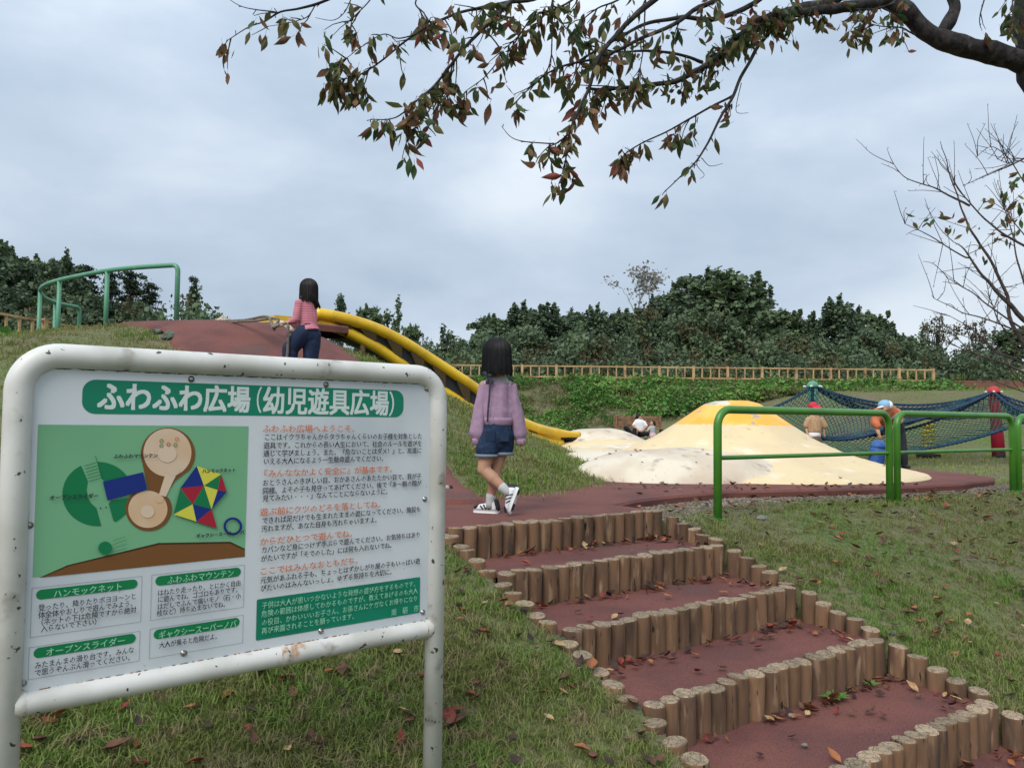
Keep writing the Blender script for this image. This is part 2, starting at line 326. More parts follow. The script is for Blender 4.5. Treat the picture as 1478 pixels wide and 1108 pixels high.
MAT['fol_pale'] = foliage('pale_sparse_foliage', (.24, .235, .20), (.28, .26, .24), (.16, .17, .12), .5, 2, .3)
MAT['palebark'] = M('pale_grey_bark', (.22, .20, .19), .9)
MAT['goldenrod'] = foliage('goldenrod_flowers', (.35, .28, .03), (.28, .24, .04), (.14, .16, .04), .6, 3, .2)

# ------------------------------------------------------------------ terrain
rng = np.random.default_rng(7); random.seed(7)
L1 = np.array([-.36, 4.54]); ER = np.array([.815, .58]) / math.hypot(.815, .58)   # along a step row
DS = np.array([.554, -.832]); SX = .55; SH = .17; ROWW = 1.76                     # downhill, tread depth, riser
FENCE = np.array([(-14.6, 15), (-12.69, 23), (-9, 31.5), (-2.9, 38), (20.85, 38)], float)
RIM = np.array([(-30, -40), (-20, -10), (-17.0, 5), *FENCE, (34, 37.5), (60, 25), (70, -40)], float)

def seg_dist(X, Y, P, closed=False):
    d = np.full(X.shape, 1e9)
    n = len(P)
    for i in range(n if closed else n - 1):
        a, b = P[i], P[(i + 1) % n]; ab = b - a
        t = np.clip(((X - a[0]) * ab[0] + (Y - a[1]) * ab[1]) / (ab @ ab), 0, 1)
        d = np.minimum(d, np.hypot(X - a[0] - t * ab[0], Y - a[1] - t * ab[1]))
    return d
def inside(X, Y, P):
    r = np.zeros(X.shape, bool); n = len(P); j = n - 1
    for i in range(n):
        xi, yi = P[i]; xj, yj = P[j]
        c = ((yi > Y) != (yj > Y)) & (X < (xj - xi) * (Y - yi) / ((yj - yi) + 1e-12) + xi)
        r ^= c; j = i
    return r
def sstep(t): t = np.clip(t, 0, 1); return t * t * (3 - 2 * t)

def mound(X, Y):
    dx = X + 3.75; dy = Y - 10.4
    dx = np.where(dx < 0, dx * .38, dx)
    t = (np.hypot(dx, dy) - .8) / 4.25; w = .08
    sp = lambda x: w * np.log1p(np.exp(np.clip(x / w, -60, 60)))
    return 1.95 * np.clip(1 - (sp(t) - sp(t - 1)), 0, 1)
def ground(X, Y):
    X = np.asarray(X, float); Y = np.asarray(Y, float)
    q = (X - L1[0]) * DS[0] + (Y - L1[1]) * DS[1]
    k = 9.0
    sp = np.log1p(np.exp(np.clip(k * (q - .02), -40, 40))) / k
    slope = np.where(sp < 3.2, sp, 3.2 + 1.6 * (1 - np.exp(-(sp - 3.2) / 1.6)))
    z = -.075 - .309 * slope + .05 * sstep((q + .2) / .5)
    # soft unevenness
    z = z + .018 * np.sin(X * 1.9 + 1.3 * np.sin(Y * .8)) * np.cos(Y * 1.5 + .5) * sstep(q * 1.2)
    z = z + np.where(Y > 9, .03 * np.sin(X * .5) * np.sin(Y * .4), 0)
    z = z + mound(X, Y)
    d = seg_dist(X, Y, RIM); ins = inside(X, Y, RIM)
    bank = np.where(ins, 2.5 * (1 - sstep((d - .5) / 6.8)), 2.5)
    # the bank does not run in front of the camera's slope
    bank = bank * sstep((Y - 8) / 8 + np.clip(-X - 9, 0, 5) / 5)
    bump = .10 * np.sin(X * 1.3 + Y) * np.sin(X * .47 - Y * .9) * np.where(ins, sstep((7 - d) / 3), 0)
    return np.maximum(z, bank + np.minimum(z, 0) + bump * (bank > .3))
def gz(x, y): return float(ground(np.array([x]), np.array([y]))[0])

def axis(lo, hi, step, far, grow=1.16):
    a = list(np.arange(lo, hi + 1e-6, step)); s = step
    while a[-1] < far: s *= grow; a.append(a[-1] + s)
    s = step; b = [lo]
    while b[-1] > -far: s *= grow; b.append(b[-1] - s)
    return np.array(b[1:][::-1] + a)

STAIR = np.array([L1 + ER * .03 - DS * .0, L1 + ER * (ROWW + .07), L1 + ER * (ROWW + .07) + DS * SX * 6.2, L1 + ER * .03 + DS * SX * 6.2])
gx = axis(-5.2, 8.2, .07, 700); gy = axis(.4, 13, .07, 900)
GX, GY = np.meshgrid(gx, gy); GZ = ground(GX, GY)
GZ = np.where(inside(GX, GY, STAIR), GZ - .42, GZ)
nx, ny = len(gx), len(gy)
idx = np.arange(nx * ny).reshape(ny, nx)
fc = np.stack([idx[:-1, :-1], idx[:-1, 1:], idx[1:, 1:], idx[1:, :-1]], -1).reshape(-1, 4)
me = bpy.data.meshes.new('ground')
me.vertices.add(nx * ny); me.vertices.foreach_set('co', np.stack([GX, GY, GZ], -1).ravel())
me.loops.add(fc.size); me.loops.foreach_set('vertex_index', fc.ravel().astype(np.int32))
me.polygons.add(len(fc)); me.polygons.foreach_set('loop_start', (np.arange(len(fc)) * 4).astype(np.int32)); me.polygons.foreach_set('loop_total', np.full(len(fc), 4, np.int32))
me.update(calc_edges=True); me.polygons.foreach_set('use_smooth', [True] * len(fc)); me.materials.append(MAT['ground'])
GROUND = link(bpy.data.objects.new('ground', me)); tag(GROUND, 'olive turf ground rising to the weedy bank behind the playground', kind='structure')

# ------------------------------------------------------------------ rubber paving
DOME = (2.98, 10.45)
def prism(mb, P, ztop, zbot, inset=.02, top_z=None):
    P = [Vector((p[0], p[1], 0)) for p in P]; n = len(P)
    c = sum(P, Vector()) / n
    v = []
    for i, p in enumerate(P): v.append((p.x, p.y, zbot))
    for i, p in enumerate(P): v.append((p.x, p.y, ztop - inset))
    for i, p in enumerate(P):
        a = (P[(i + 1) % n] - P[i - 1]); nn = Vector((-a.y, a.x, 0)).normalized()
        v.append((p.x + nn.x * inset, p.y + nn.y * inset, ztop))
    f = [tuple(range(2 * n, 3 * n))]
    for i in range(n):
        j = (i + 1) % n; f.append((i, j, n + j, n + i)); f.append((n + i, n + j, 2 * n + j, 2 * n + i))
    mb.add(v, f)
def circ(c, r, a0, a1, n): return [(c[0] + r * math.cos(R(a)), c[1] + r * math.sin(R(a))) for a in np.linspace(a0, a1, n)]
rowp = lambda k, t: L1 + ER * t + DS * SX * k
p0 = L1 - DS * .05
PAD = [tuple(p0 - ER * 1.9), tuple(p0), tuple(p0 + ER * (ROWW + .02)), (1.02, 5.72), (.80, 5.98), (1.02, 6.32), (1.33, 6.66), (2.04, 7.24), (2.9, 7.5), (3.9, 7.86), (4.9, 8.42), (5.66, 9.06), (5.95, 9.5), (6.0, 10.15),
       (5.7, 11.2), (5.1, 12.3), (5.0, 13.5), (5.2, 15.5), (4.6, 17.4), (2.8, 18.6), (.6, 18.4), (-.7, 17), (-.9, 14.5), (-.3, 12), (-.6, 10), (-2.0, 8), (-3.6, 6.6), (-3.4, 5.0)]
mb = MB(); prism(mb, PAD, 0.0, -.16)
PADO = mb.build('path', MAT['rubber'], smooth=False); tag(PADO, 'dark red rubber paving from the top step round the membrane mound', kind='structure')
PADA = np.array(PAD)
# ramp of red rubber up the mound, draped on the ground
ra = [(-.12, 5.95), (-.22, 6.4), (-.60, 7.3), (-1.3, 8.5), (-1.9, 9.6), (-2.5, 10.4), (-3.0, 11.0)]
rb = [(-2.55, 5.15), (-2.75, 5.8), (-3.1, 6.8), (-3.5, 7.9), (-4.0, 8.9), (-5.1, 9.9), (-6.0, 10.9)]
mb = MB(); nU, nV = 26, 60; v = []
def lerp_poly(P, t):
    P = np.array(P); s = t * (len(P) - 1); i = min(int(s), len(P) - 2); return P[i] + (P[i + 1] - P[i]) * (s - i)
for j in range(nV + 1):
    A, B = lerp_poly(ra, j / nV), lerp_poly(rb, j / nV)
    wob = .05 * mnoise.noise(Vector((j * .35, 2, 1)))
    for i in range(nU + 1):
        t = i / nU; p = A + (B - A) * t; p = p + (B - A) / np.linalg.norm(B - A) * wob * (1 if t > .5 else -1)
        edge = min(i, nU - i, j, 1)
        v.append((p[0], p[1], max(gz(p[0], p[1]) + .055 + .03 * (1 - min(1, j / 12)), .004) - (.10 if edge == 0 else 0)))
f = [(j * (nU + 1) + i, (j + 1) * (nU + 1) + i, (j + 1) * (nU + 1) + i + 1, j * (nU + 1) + i + 1) for j in range(nV) for i in range(nU)]
mb.add(v, f); rampo = mb.build('path', MAT['rubber']); tag(rampo, 'red rubber climbing ramp laid up the grass mound', kind='structure')
RAMPA = np.array(ra + rb[::-1])
# edge of the membrane paving on the mound top, behind the ramp
mb = MB(); prism(mb, [(-3.1, 10.3), (-2.75, 10.35), (-2.3, 10.75), (-2.5, 11.4), (-3.2, 11.7), (-4.5, 11.6), (-6.0, 11.6), (-6.0, 11)], 1.93, 1.83)
o = mb.build('path', MAT['rubber'], smooth=False); tag(o, 'red rubber landing at the head of the yellow slide', kind='structure')

# ------------------------------------------------------------------ log staircase
ST = empty('log_staircase', (L1[0] + 1, L1[1], 0), 'wide steps edged with upright round logs and filled with red rubber', 'stairs')
logmesh = []
for k in range(5):
    mb = MB(); seg = 14; r = .0480; h = .46
    prof = [(r * 1.0, -h), (r, -.012), (r * .97, -.004), (r * .88, 0)]
    v = []
    ph = random.random() * 6
    for (rr, z) in prof:
        for s in range(seg):
            a = 2 * math.pi * s / seg; q = rr * (1 + .035 * math.sin(2 * a + ph) + .02 * math.sin(3 * a + 2 * ph)); v.append((q * math.cos(a), q * math.sin(a), z + (.004 * math.sin(a + ph) if z > -.1 else 0)))
    f = []; mi = []
    for j in range(3):
        for s in range(seg): f.append((j * seg + s, j * seg + (s + 1) % seg, (j + 1) * seg + (s + 1) % seg, (j + 1) * seg + s)); mi.append(0 if j < 2 else 1)
    f.append(tuple(range(3 * seg, 4 * seg))); mi.append(1)
    mb.v = v; mb.f = f; mb.m = mi; mb.n = len(v)
    me = mb.mesh('log', [MAT['logside'], MAT['logtop']])
    me.polygons[len(f) - 1].use_smooth = False
    logmesh.append(me)
def log_at(x, y, z, sc=1.0):
    o = bpy.data.objects.new('log', random.choice(logmesh)); o.location = (x, y, z)
    o.rotation_euler = (random.gauss(0, .018), random.gauss(0, .018), random.random() * 6.28); s = sc * random.uniform(.94, 1.06); o.scale = (s, s, 1)
    link(o, ST)
NROW = 6; NL = 19
for k in range(NROW):
    for i in range(NL):
        t = (i + .5) / NL * ROWW; p = rowp(k, t)
        log_at(p[0] + random.gauss(0, .004), p[1] + random.gauss(0, .004), -SH * k + .012 + random.gauss(0, .004))
    if k < NROW - 1:
        for sd in (-.035, ROWW + .035):
            for i in range(1, 6):
                p = rowp(k + (i - .1) / 5.6, sd); zz = -SH * k - SH * i / 5.6 + .0
                if sd < 0: zz += .0
                log_at(p[0] + random.gauss(0, .006), p[1] + random.gauss(0, .006), zz + .01 + random.gauss(0, .006), 1.02)
for sd in (-.06, -.14): 
    p = rowp(.05, sd); log_at(p[0], p[1], -.02)
for k in range(1, NROW + 1):
    A, B = rowp(k - 1, -.03), rowp(k - 1, ROWW + .03); Cq, D = rowp(k - .04, ROWW + .03), rowp(k - .04, -.03)
    if k == NROW: Cq, D = rowp(k + .6, ROWW), rowp(k + .6, 0)
    mb = MB(); n = 10; v = []
    for j in range(n + 1):
        for i in range(25):
            p = (A + (B - A) * i / 24) * (1 - j / n) + (D + (Cq - D) * i / 24) * j / n
            v.append((p[0], p[1], -SH * k - .012 + .006 * mnoise.noise(Vector((p[0] * 4, p[1] * 4, k)))))
    mb.add(v, [(j * 25 + i, (j + 1) * 25 + i, (j + 1) * 25 + i + 1, j * 25 + i + 1) for j in range(n) for i in range(24)])
    mb.build('tread', MAT['rubber'], ST)
def stair_z(x, y):
    q = (np.array([x, y]) - L1); a = q @ ER; d = q @ DS
    if -.02 < a < ROWW + .02 and 0 < d < SX * 6: return -SH * (int(d / SX) + 1) - .008
    return None

# ------------------------------------------------------------------ scattered ground cover by geometry nodes
def gn_scatter(name, pts, scl, rot, sources, label=None, kind='stuff', parent=None):
    """one object: its points each carry one of SOURCES as an instance"""
    me = bpy.data.meshes.new(name); n = len(pts)
    me.vertices.add(n); me.vertices.foreach_set('co', np.asarray(pts, np.float32).ravel())
    a = me.attributes.new('iscale', 'FLOAT_VECTOR', 'POINT'); a.data.foreach_set('vector', np.asarray(scl, np.float32).ravel())
    a = me.attributes.new('irot', 'FLOAT_VECTOR', 'POINT'); a.data.foreach_set('vector', np.asarray(rot, np.float32).ravel())
    a = me.attributes.new('iidx', 'INT', 'POINT'); a.data.foreach_set('value', rng.integers(0, len(sources), n).astype(np.int32))
    o = bpy.data.objects.new(name, me); link(o, parent); tag(o, label, kind=kind)
    g = bpy.data.node_groups.new(name + '_nodes', 'GeometryNodeTree')
    g.interface.new_socket('Geometry', in_out='INPUT', socket_type='NodeSocketGeometry'); g.interface.new_socket('Geometry', in_out='OUTPUT', socket_type='NodeSocketGeometry')
    N = g.nodes; K = g.links.new
    gi = N.new('NodeGroupInput'); go = N.new('NodeGroupOutput'); ip = N.new('GeometryNodeInstanceOnPoints')
    j = N.new('GeometryNodeGeometryToInstance')
    for s in sources:
        oi = N.new('GeometryNodeObjectInfo'); oi.inputs['Object'].default_value = s; K(oi.outputs['Geometry'], j.inputs[0])
    K(gi.outputs[0], ip.inputs['Points']); K(j.outputs[0], ip.inputs['Instance']); ip.inputs['Pick Instance'].default_value = True
    for nm, dt, sock in (('iscale', 'FLOAT_VECTOR', 'Scale'), ('irot', 'FLOAT_VECTOR', 'Rotation'), ('iidx', 'INT', 'Instance Index')):
        a = N.new('GeometryNodeInputNamedAttribute'); a.data_type = dt; a.inputs['Name'].default_value = nm
        K(a.outputs['Attribute'], ip.inputs[sock])
    K(ip.outputs[0], go.inputs[0])
    md = o.modifiers.new('scatter', 'NODES'); md.node_group = g
    return o

def tuft(nb, h, w, spread, lean, mat, seed):
    r = random.Random(seed); mb = MB()
    for _ in range(nb):
        x, y = r.gauss(0, spread), r.gauss(0, spread); a = r.random() * 6.28; hh = h * r.uniform(.5, 1.25); le = lean * r.uniform(.3, 1.5)
        dx, dy = math.cos(a), math.sin(a); wx, wy = -dy * w, dx * w
        p = [(x - wx, y - wy, 0), (x + wx, y + wy, 0), (x + dx * le * .35 * hh + wx * .8, y + dy * le * .35 * hh + wy * .8, hh * .6), (x + dx * le * .35 * hh - wx * .8, y + dy * le * .35 * hh - wy * .8, hh * .6), (x + dx * le * hh, y + dy * le * hh, hh * (.95 - .2 * le))]
        mb.add(p, [(0, 1, 2, 3), (3, 2, 4)])
    return bpy.data.objects.new('grass_tuft', mb.mesh('grass_tuft', mat))

def reject(P, gravel=True):
    X, Y = P[:, 0], P[:, 1]
    stair = np.array([rowp(-.05, -.09), rowp(-.05, ROWW + .09), rowp(6.6, ROWW + .09), rowp(6.6, -.09)])
    bad = inside(X, Y, stair) | inside(X, Y, PADA) & (mound(X, Y) < .02) | inside(X, Y, RAMPA)
    ge = np.array([(.86, 6.0), (1.33, 6.6), (2.04, 7.18), (2.9, 7.44), (3.9, 7.8), (4.9, 8.34), (5.7, 8.98)]); dd = seg_dist(X, Y, ge)
    if gravel: bad |= rng.random(len(X)) < 1.3 * np.exp(-(dd / np.where(X < 2.6, .62, .26)) ** 2)
    bad |= (X > -6.6) & (X < -2.2) & (Y > 10.2) & (Y < 11.9)
    return ~bad
def scatter_area(x0, x1, y0, y1, dens):
    n = int((x1 - x0) * (y1 - y0) * dens); return np.stack([rng.uniform(x0, x1, n), rng.uniform(y0, y1, n)], -1)
def in_view(P, z, pad=.12):
    d = np.stack([P[:, 0] - CAM[0], P[:, 1] - CAM[1], z - CAM[2]], -1); w = d @ _f
    x = (d @ _r) / np.maximum(w, .01); y = (d @ _u) / np.maximum(w, .01)
    return (w > .5) & (np.abs(x) < .666 + pad) & (np.abs(y) < .5 + pad)
def do_grass(name, areas, srcs, s0, label, filt=None, dz=-.004):
    PP = np.concatenate([scatter_area(*a) for a in areas]); PP = PP[reject(PP)]
    if filt is not None: PP = PP[filt(PP)]
    z = ground(PP[:, 0], PP[:, 1]); k = in_view(PP, z, .25); PP, z = PP[k], z[k]
    # thin, worn patches
    nzv = np.sin(PP[:, 0] * 3.1 + 1.7 * np.sin(PP[:, 1] * 2.3)) * np.sin(PP[:, 1] * 2.7 + 1.1 * np.cos(PP[:, 0] * 1.9))
    k = rng.random(len(PP)) > np.clip(nzv * .35, 0, .3); PP, z, nzv = PP[k], z[k], nzv[k]
    n = len(PP); s = s0 * rng.uniform(.65, 1.3, n) * (1 - .2 * nzv)
    rot = np.stack([rng.normal(0, .15, n), rng.normal(0, .15, n), rng.uniform(0, 6.28, n)], -1)
    print(name, n)
    return gn_scatter(name, np.stack([PP[:, 0], PP[:, 1], z + dz], -1), np.stack([s, s, s], -1), rot, srcs, label)
near = [tuft(15, .040, .0017, .024, .85, MAT['grass'], i) for i in range(5)]
do_grass('grass', [(-2.6, 3.6, 1.3, 3.4, 1900), (-3.2, 6, 3.4, 5.4, 800), (-4, 8, 5.4, 8.2, 330)], near, 1.0, 'short olive turf grass on the slope around the steps')
mid = [tuft(14, .06, .004, .05, .7, MAT['grass'], 20 + i) for i in range(3)]
do_grass('grass', [(-10, -2.0, 5.2, 13, 130), (-2, 1.2, 5.4, 12, 260), (6, 9.5, 6, 9.5, 150)], mid, .8, 'grass growing on the climbing mound', filt=lambda P: (P[:, 0] < 1.0) | (P[:, 1] > 8.2) | (P[:, 0] > 8))
far = [tuft(12, .10, .009, .12, .6, MAT['farturf'], 40 + i) for i in range(3)]
do_grass('grass', [(4.5, 24, 9, 31, 26), (-6, 5, 17, 31, 8)], far, .42, 'bright lawn behind the membrane mound', filt=lambda P: seg_dist(P[:, 0], P[:, 1], RIM) > 6.0)

def weed(seed, mat, n=26, s=.16):
    r = random.Random(seed); mb = MB()
    for _ in range(n):
        c = Vector((r.gauss(0, .16), r.gauss(0, .16), abs(r.gauss(.10, .08)))); l = s * r.uniform(.5, 1.2)
        q = Euler((r.gauss(0, .6), r.gauss(0, .6), r.random() * 6.28)).to_matrix()
        mb.add([c + q @ Vector(p) for p in ((-l / 2, 0, 0), (0, -l * .36, .02), (l / 2, 0, -.02), (0, l * .36, .02))], [(0, 1, 2, 3)])
    return bpy.data.objects.new('weed_clump', mb.mesh('weed_clump', mat))
wd = [weed(i, MAT['weeds']) for i in range(4)]
P = scatter_area(-16, 40, 12, 40, 34); d = seg_dist(P[:, 0], P[:, 1], RIM); k = (d < 6.9) & (d > .45) & inside(P[:, 0], P[:, 1], RIM) & ~((P[:, 0] > 21.3) & (P[:, 1] > 31)); P = P[k]; d = d[k]
nv = np.array([mnoise.noise(Vector((p[0] * .38, p[1] * .38, 3.3))) + .6 * mnoise.noise(Vector((p[0] * 1.1, p[1] * 1.1, 7))) for p in P])
k = (nv > -.14 - .25 * (P[:, 0] > 7) + .22 * sstep((2.4 - d) / 1.8) ); P = P[k]; nv = nv[k]
z = ground(P[:, 0], P[:, 1]); k = in_view(P, z, .1); P, z, nv = P[k], z[k], nv[k]; n = len(P); s = (.55 + .9 * np.clip(nv + .2, 0, 1)) * rng.uniform(.6, 1.3, n)
gn_scatter('weeds', np.stack([P[:, 0], P[:, 1], z], -1), np.stack([s, s, s], -1), np.stack([rng.normal(0, .2, n), rng.normal(0, .2, n), rng.uniform(0, 6.28, n)], -1), wd, 'leafy green weeds covering the bank below the fence'); print('weeds', n)
dg_ = [tuft(14, .2, .012, .14, .8, MAT['drygrass'], 60 + i) for i in range(3)]
P = scatter_area(-16, 45, 12, 41, 22); d = seg_dist(P[:, 0], P[:, 1], RIM); k = (d < 7.2) & (inside(P[:, 0], P[:, 1], RIM) | (d < 2.5)) & ~((P[:, 0] > 21.3) & (P[:, 1] > 31) & (P[:, 1] < 38)); P = P[k]
z = ground(P[:, 0], P[:, 1]); k = in_view(P, z, .1); P, z = P[k], z[k]; n = len(P); s = rng.uniform(.5, 1.2, n)
gn_scatter('grass', np.stack([P[:, 0], P[:, 1], z], -1), np.stack([s, s, s], -1), np.stack([rng.normal(0, .2, n), rng.normal(0, .2, n), rng.uniform(0, 6.28, n)], -1), dg_, 'dry rough grass on the bank'); print('dry', n)

# gravel along the pad edge and by the stair head
def pebble(seed):
    r = random.Random(seed); mb = MB(); mb.ell((0, 0, 0), (1, r.uniform(.6, .9), r.uniform(.35, .6)), nu=7, nv=5)
    mb.v = [tuple(c * r.uniform(.85, 1.15) for c in p) for p in mb.v]
    return bpy.data.objects.new('pebble', mb.mesh('pebble', MAT['gravel'], False))
pb = [pebble(i) for i in range(5)]
edge = np.array([(.86, 6.0), (1.33, 6.6), (2.04, 7.18), (2.9, 7.44), (3.9, 7.8), (4.9, 8.34), (5.7, 8.98)])
P = np.concatenate([scatter_area(.8, 6.2, 5.2, 9.2, 2200), scatter_area(5.7, 7.6, 7.6, 9.6, 500)]); P = P[reject(P, False)]
d = seg_dist(P[:, 0], P[:, 1], edge); wdt = np.where(P[:, 0] < 2.6, .75, .32); k = (d < wdt) & (rng.random(len(P)) < np.exp(-(d / wdt) ** 2 * 1.6)) | (P[:, 0] > 5.9) & (rng.random(len(P)) < .10); P = P[k]; n = len(P)
z = ground(P[:, 0], P[:, 1]); s = .005 + .017 * rng.random(n) ** 3
gn_scatter('gravel', np.stack([P[:, 0], P[:, 1], z + .004], -1), np.stack([s, s, s], -1), np.stack([rng.normal(0, .3, n), rng.normal(0, .3, n), rng.uniform(0, 6.28, n)], -1), pb, 'loose grey gravel along the edge of the red paving'); print('gravel', n)

# ------------------------------------------------------------------ inflated membrane mountain
CONE_R = [0, .22, .36, .48, .7, 1.05, 1.45, 1.9, 2.2, 2.35, 2.4]
CONE_Z = [.94, .93, .89, .81, .655, .425, .25, .12, .06, .025, -.03]
lobes = [  # x, y, rx, ry, h, power, material (0 sand, 1 cream, 2 white, 3 orange), rotation
    (1.95, 8.98, 1.30, .95, .34, .6, 2, 12),
    (1.30, 10.2, 1.1, .62, .26, .6, 2, 20), (1.15, 11.2, 1.15, .62, .24, .6, 0, 16), (1.2, 12.2, 1.2, .62, .22, .6, 2, 10),
    (1.9, 12.8, 1.3, .7, .25, .6, 1, 0), (.9, 13.4, 1.3, .7, .20, .6, 0, 0), (1.72, 15.2, 1.25, .9, .50, .8, 2, 0), (2.0, 14.2, 1.7, .8, .30, .7, 0, -6),
    (.5, 14.9, 1.5, .9, .24, .6, 2, 0), (.7, 16.2, 1.6, .9, .28, .7, 1, 0), (2.6, 16.3, 1.3, .9, .22, .7, 1, 0), (3.3, 13.1, 1.4, .8, .22, .6, 0, 0), (3.6, 14.4, 1.3, .8, .20, .6, 2, 0)]
xs = np.arange(-1.2, 5.9, .022); ys = np.arange(7.6, 18.2, .03)
MX, MY = np.meshgrid(xs, ys)
rr = np.hypot((MX - DOME[0]) / 1.0, (MY - DOME[1]))
ang = np.arctan2(MY - DOME[1], MX - DOME[0])
rs = 1 + .0 * ang
H = np.interp(rr * rs, CONE_R, CONE_Z); H = np.where(rr > 2.35, .025 - (rr - 2.35) * 1.0, H)
H = H + np.where((rr < 2.4), .006 * np.sin(8 * ang) * sstep(rr / 1.5) + .010 * np.sin(3.1 * MX) * np.sin(2.3 * MY), 0)
Zm = np.where(H > .60, 3, 0); 
wht = (H > .855) & (MX < DOME[0] - .12) & (MX > DOME[0] - .42) ; Zm = np.where(wht, 2, Zm)
for (x, y, rx, ry, h, pw, mi, ro) in lobes:
    c, s = math.cos(R(ro)), math.sin(R(ro)); u = ((MX - x) * c + (MY - y) * s) / rx; w = (-(MX - x) * s + (MY - y) * c) / ry
    q = 1 - u * u - w * w
    hh = np.where(q > 0, h * np.power(np.clip(q, 1e-6, 1), pw) + (.012 * np.sin(MX * 7 + y) * np.sin(MY * 4) + .016 * np.abs(np.sin(np.arctan2(w, u) * 3.5 + 2.2 * u + x)) * np.clip(u * u + w * w, 0, 1)) * np.clip(q * 3, 0, 1), q * .9)
    b = hh > H; Zm = np.where(b, mi, Zm); H = np.maximum(H, hh)
base = np.hypot((MX - 1.6) / 2.5, (MY - 13.9) / 3.6); bb = np.where(base < 1, .07 * np.power(np.clip(1 - base ** 2, 0, 1), .35), (1 - base) * 1.5)
b = bb > H; Zm = np.where(b, 1, Zm); H = np.maximum(H, bb)
keep = (H > -.16) & ~inside(MX, MY, np.array([(-2, 6), (.55, 7.6), (.86, 8.0), (.2, 9.6), (-.6, 11.5), (-2, 13)]))
idx = np.arange(MX.size).reshape(MX.shape)
kf = keep[:-1, :-1] & keep[:-1, 1:] & keep[1:, 1:] & keep[1:, :-1]
fc = np.stack([idx[:-1, :-1], idx[:-1, 1:], idx[1:, 1:], idx[1:, :-1]], -1)[kf]; mf = Zm[:-1, :-1][kf]
def membrane(name, sel, parent, mats):
    used = np.unique(fc[sel]); remap = np.full(MX.size, -1); remap[used] = np.arange(len(used))
    me = bpy.data.meshes.new(name); co = np.stack([MX.ravel()[used], MY.ravel()[used], H.ravel()[used]], -1)
    me.from_pydata(co.tolist(), [], remap[fc[sel]].tolist())
    for m_ in mats: me.materials.append(m_)
    me.polygons.foreach_set('material_index', mf[sel].astype(np.int32)); me.polygons.foreach_set('use_smooth', [True] * len(me.polygons)); me.update()
    return link(bpy.data.objects.new(name, me), parent)
MM = empty('membrane_mountain', (DOME[0], DOME[1], 0), 'sand coloured inflated bouncing mountain with an orange peak and white side bulges', 'bouncing mountain')
mats = [MAT['sand'], MAT['cream'], MAT['white'], MAT['orange']]
membrane('peak_cap', mf == 3, MM, mats); 
membrane('membrane', mf != 3, MM, mats)
# welded seams
mb = MB()
def Hm(x, y):
    i = int(np.clip((x - xs[0]) / .022, 0, len(xs) - 1)); j = int(np.clip((y - ys[0]) / .03, 0, len(ys) - 1)); return H[j, i]
for a in (200, 232, 262, 292, 318, 340):
    pts = []
    for t in np.linspace(.95, 2.3, 24):
        x = DOME[0] + t * math.cos(R(a)); y = DOME[1] + t * math.sin(R(a)); pts.append((x, y, Hm(x, y) - .004))
    mb.tube(pts, .006, 4)
mb.build('seam', MAT['sand'], MM)

# ------------------------------------------------------------------ yellow slide
SLD = empty('slide', (-2.6, 11, 0), 'wide wavy slide with yellow tube rims and a dark underside running off the mound', 'slide')
npx = [(455, 452, 11.0), (490, 458, 11.15), (520, 466, 11.3), (550, 477, 11.5), (580, 492, 11.7), (605, 507, 11.9), (630, 523, 12.1), (658, 541, 12.3), (685, 559, 12.5), (712, 580, 12.75), (738, 600, 13.0), (765, 614, 13.4), (790, 622, 13.8), (815, 626, 14.15), (836, 627, 14.45)]
near_r = [at(*p) for p in npx]
def crom(P, n=6):
    P = [Vector(p) for p in P]; o = []
    for i in range(len(P) - 1):
        a, b, c, d = P[max(i - 1, 0)], P[i], P[i + 1], P[min(i + 2, len(P) - 1)]
        for k in range(n):
            t = k / n; o.append(.5 * ((2 * b) + (c - a) * t + (2 * a - 5 * b + 4 * c - d) * t * t + (3 * b - a - 3 * c + d) * t ** 3))
    o.append(P[-1]); return o
near_r = crom(near_r, 4); nN = len(near_r)
perp = Vector((-.64, .77, 0)) * 1.25
far_r = [p + perp * (1 - .25 * max(0, (i / nN - .85) / .15)) for i, p in enumerate(near_r)]
mb = MB(); mb.tube(near_r, [.085] * (nN - 6) + [.078, .070, .062, .058, .055, .05], 12); mb.build('near_rim', MAT['yellow'], SLD)
mb = MB(); fr = [p + Vector((0, 0, .16 * math.exp(-((i / nN - .86) / .05) ** 2))) for i, p in enumerate(far_r)]; mb.tube(fr, .075, 12); mb.build('far_rim', MAT['yellow'], SLD)
def lowoff(i):
    t = i / (nN - 1)
    return .10 + .30 * min(1, t * 3.2) * (1 - sstep((t - .62) / .22)) + .09 * sstep((t - .72) / .15)
low_n = [p + Vector((.02, .10, -lowoff(i))) for i, p in enumerate(near_r[:-5])]
low_f = [p + Vector((0, 0, -lowoff(i) * .9)) for i, p in enumerate(far_r[:-5])]
mb = MB(); mb.tube(low_n, [.082] * len(low_n), 10); mb.build('support_tube', MAT['yellow'], SLD)
mb = MB(); mb.tube(low_f, [.055] * len(low_f), 10); mb.build('support_tube', MAT['yellow'], SLD)
# chute sheet: sagging U between rims (upper yellow, underside dark)
def sheet(off, sag, name, mt, i0=0, i1=None):
    mb = MB(); v = []; i1 = i1 or nN
    for i in range(i0, i1):
        for k in range(13):
            t = k / 12; p = near_r[i].lerp(far_r[i], t); p = p + Vector((0, 0, -sag * (1 - (2 * t - 1) ** 4) - off)); v.append(p)
    mb.add(v, [(i * 13 + k, (i + 1) * 13 + k, (i + 1) * 13 + k + 1, i * 13 + k + 1) for i in range(i1 - i0 - 1) for k in range(12)])
    return mb.build(name, mt, SLD)
sheet(.0, .13, 'chute', MAT['yellow']); sheet(.03, .13, 'underside_panel', MAT['chute'])
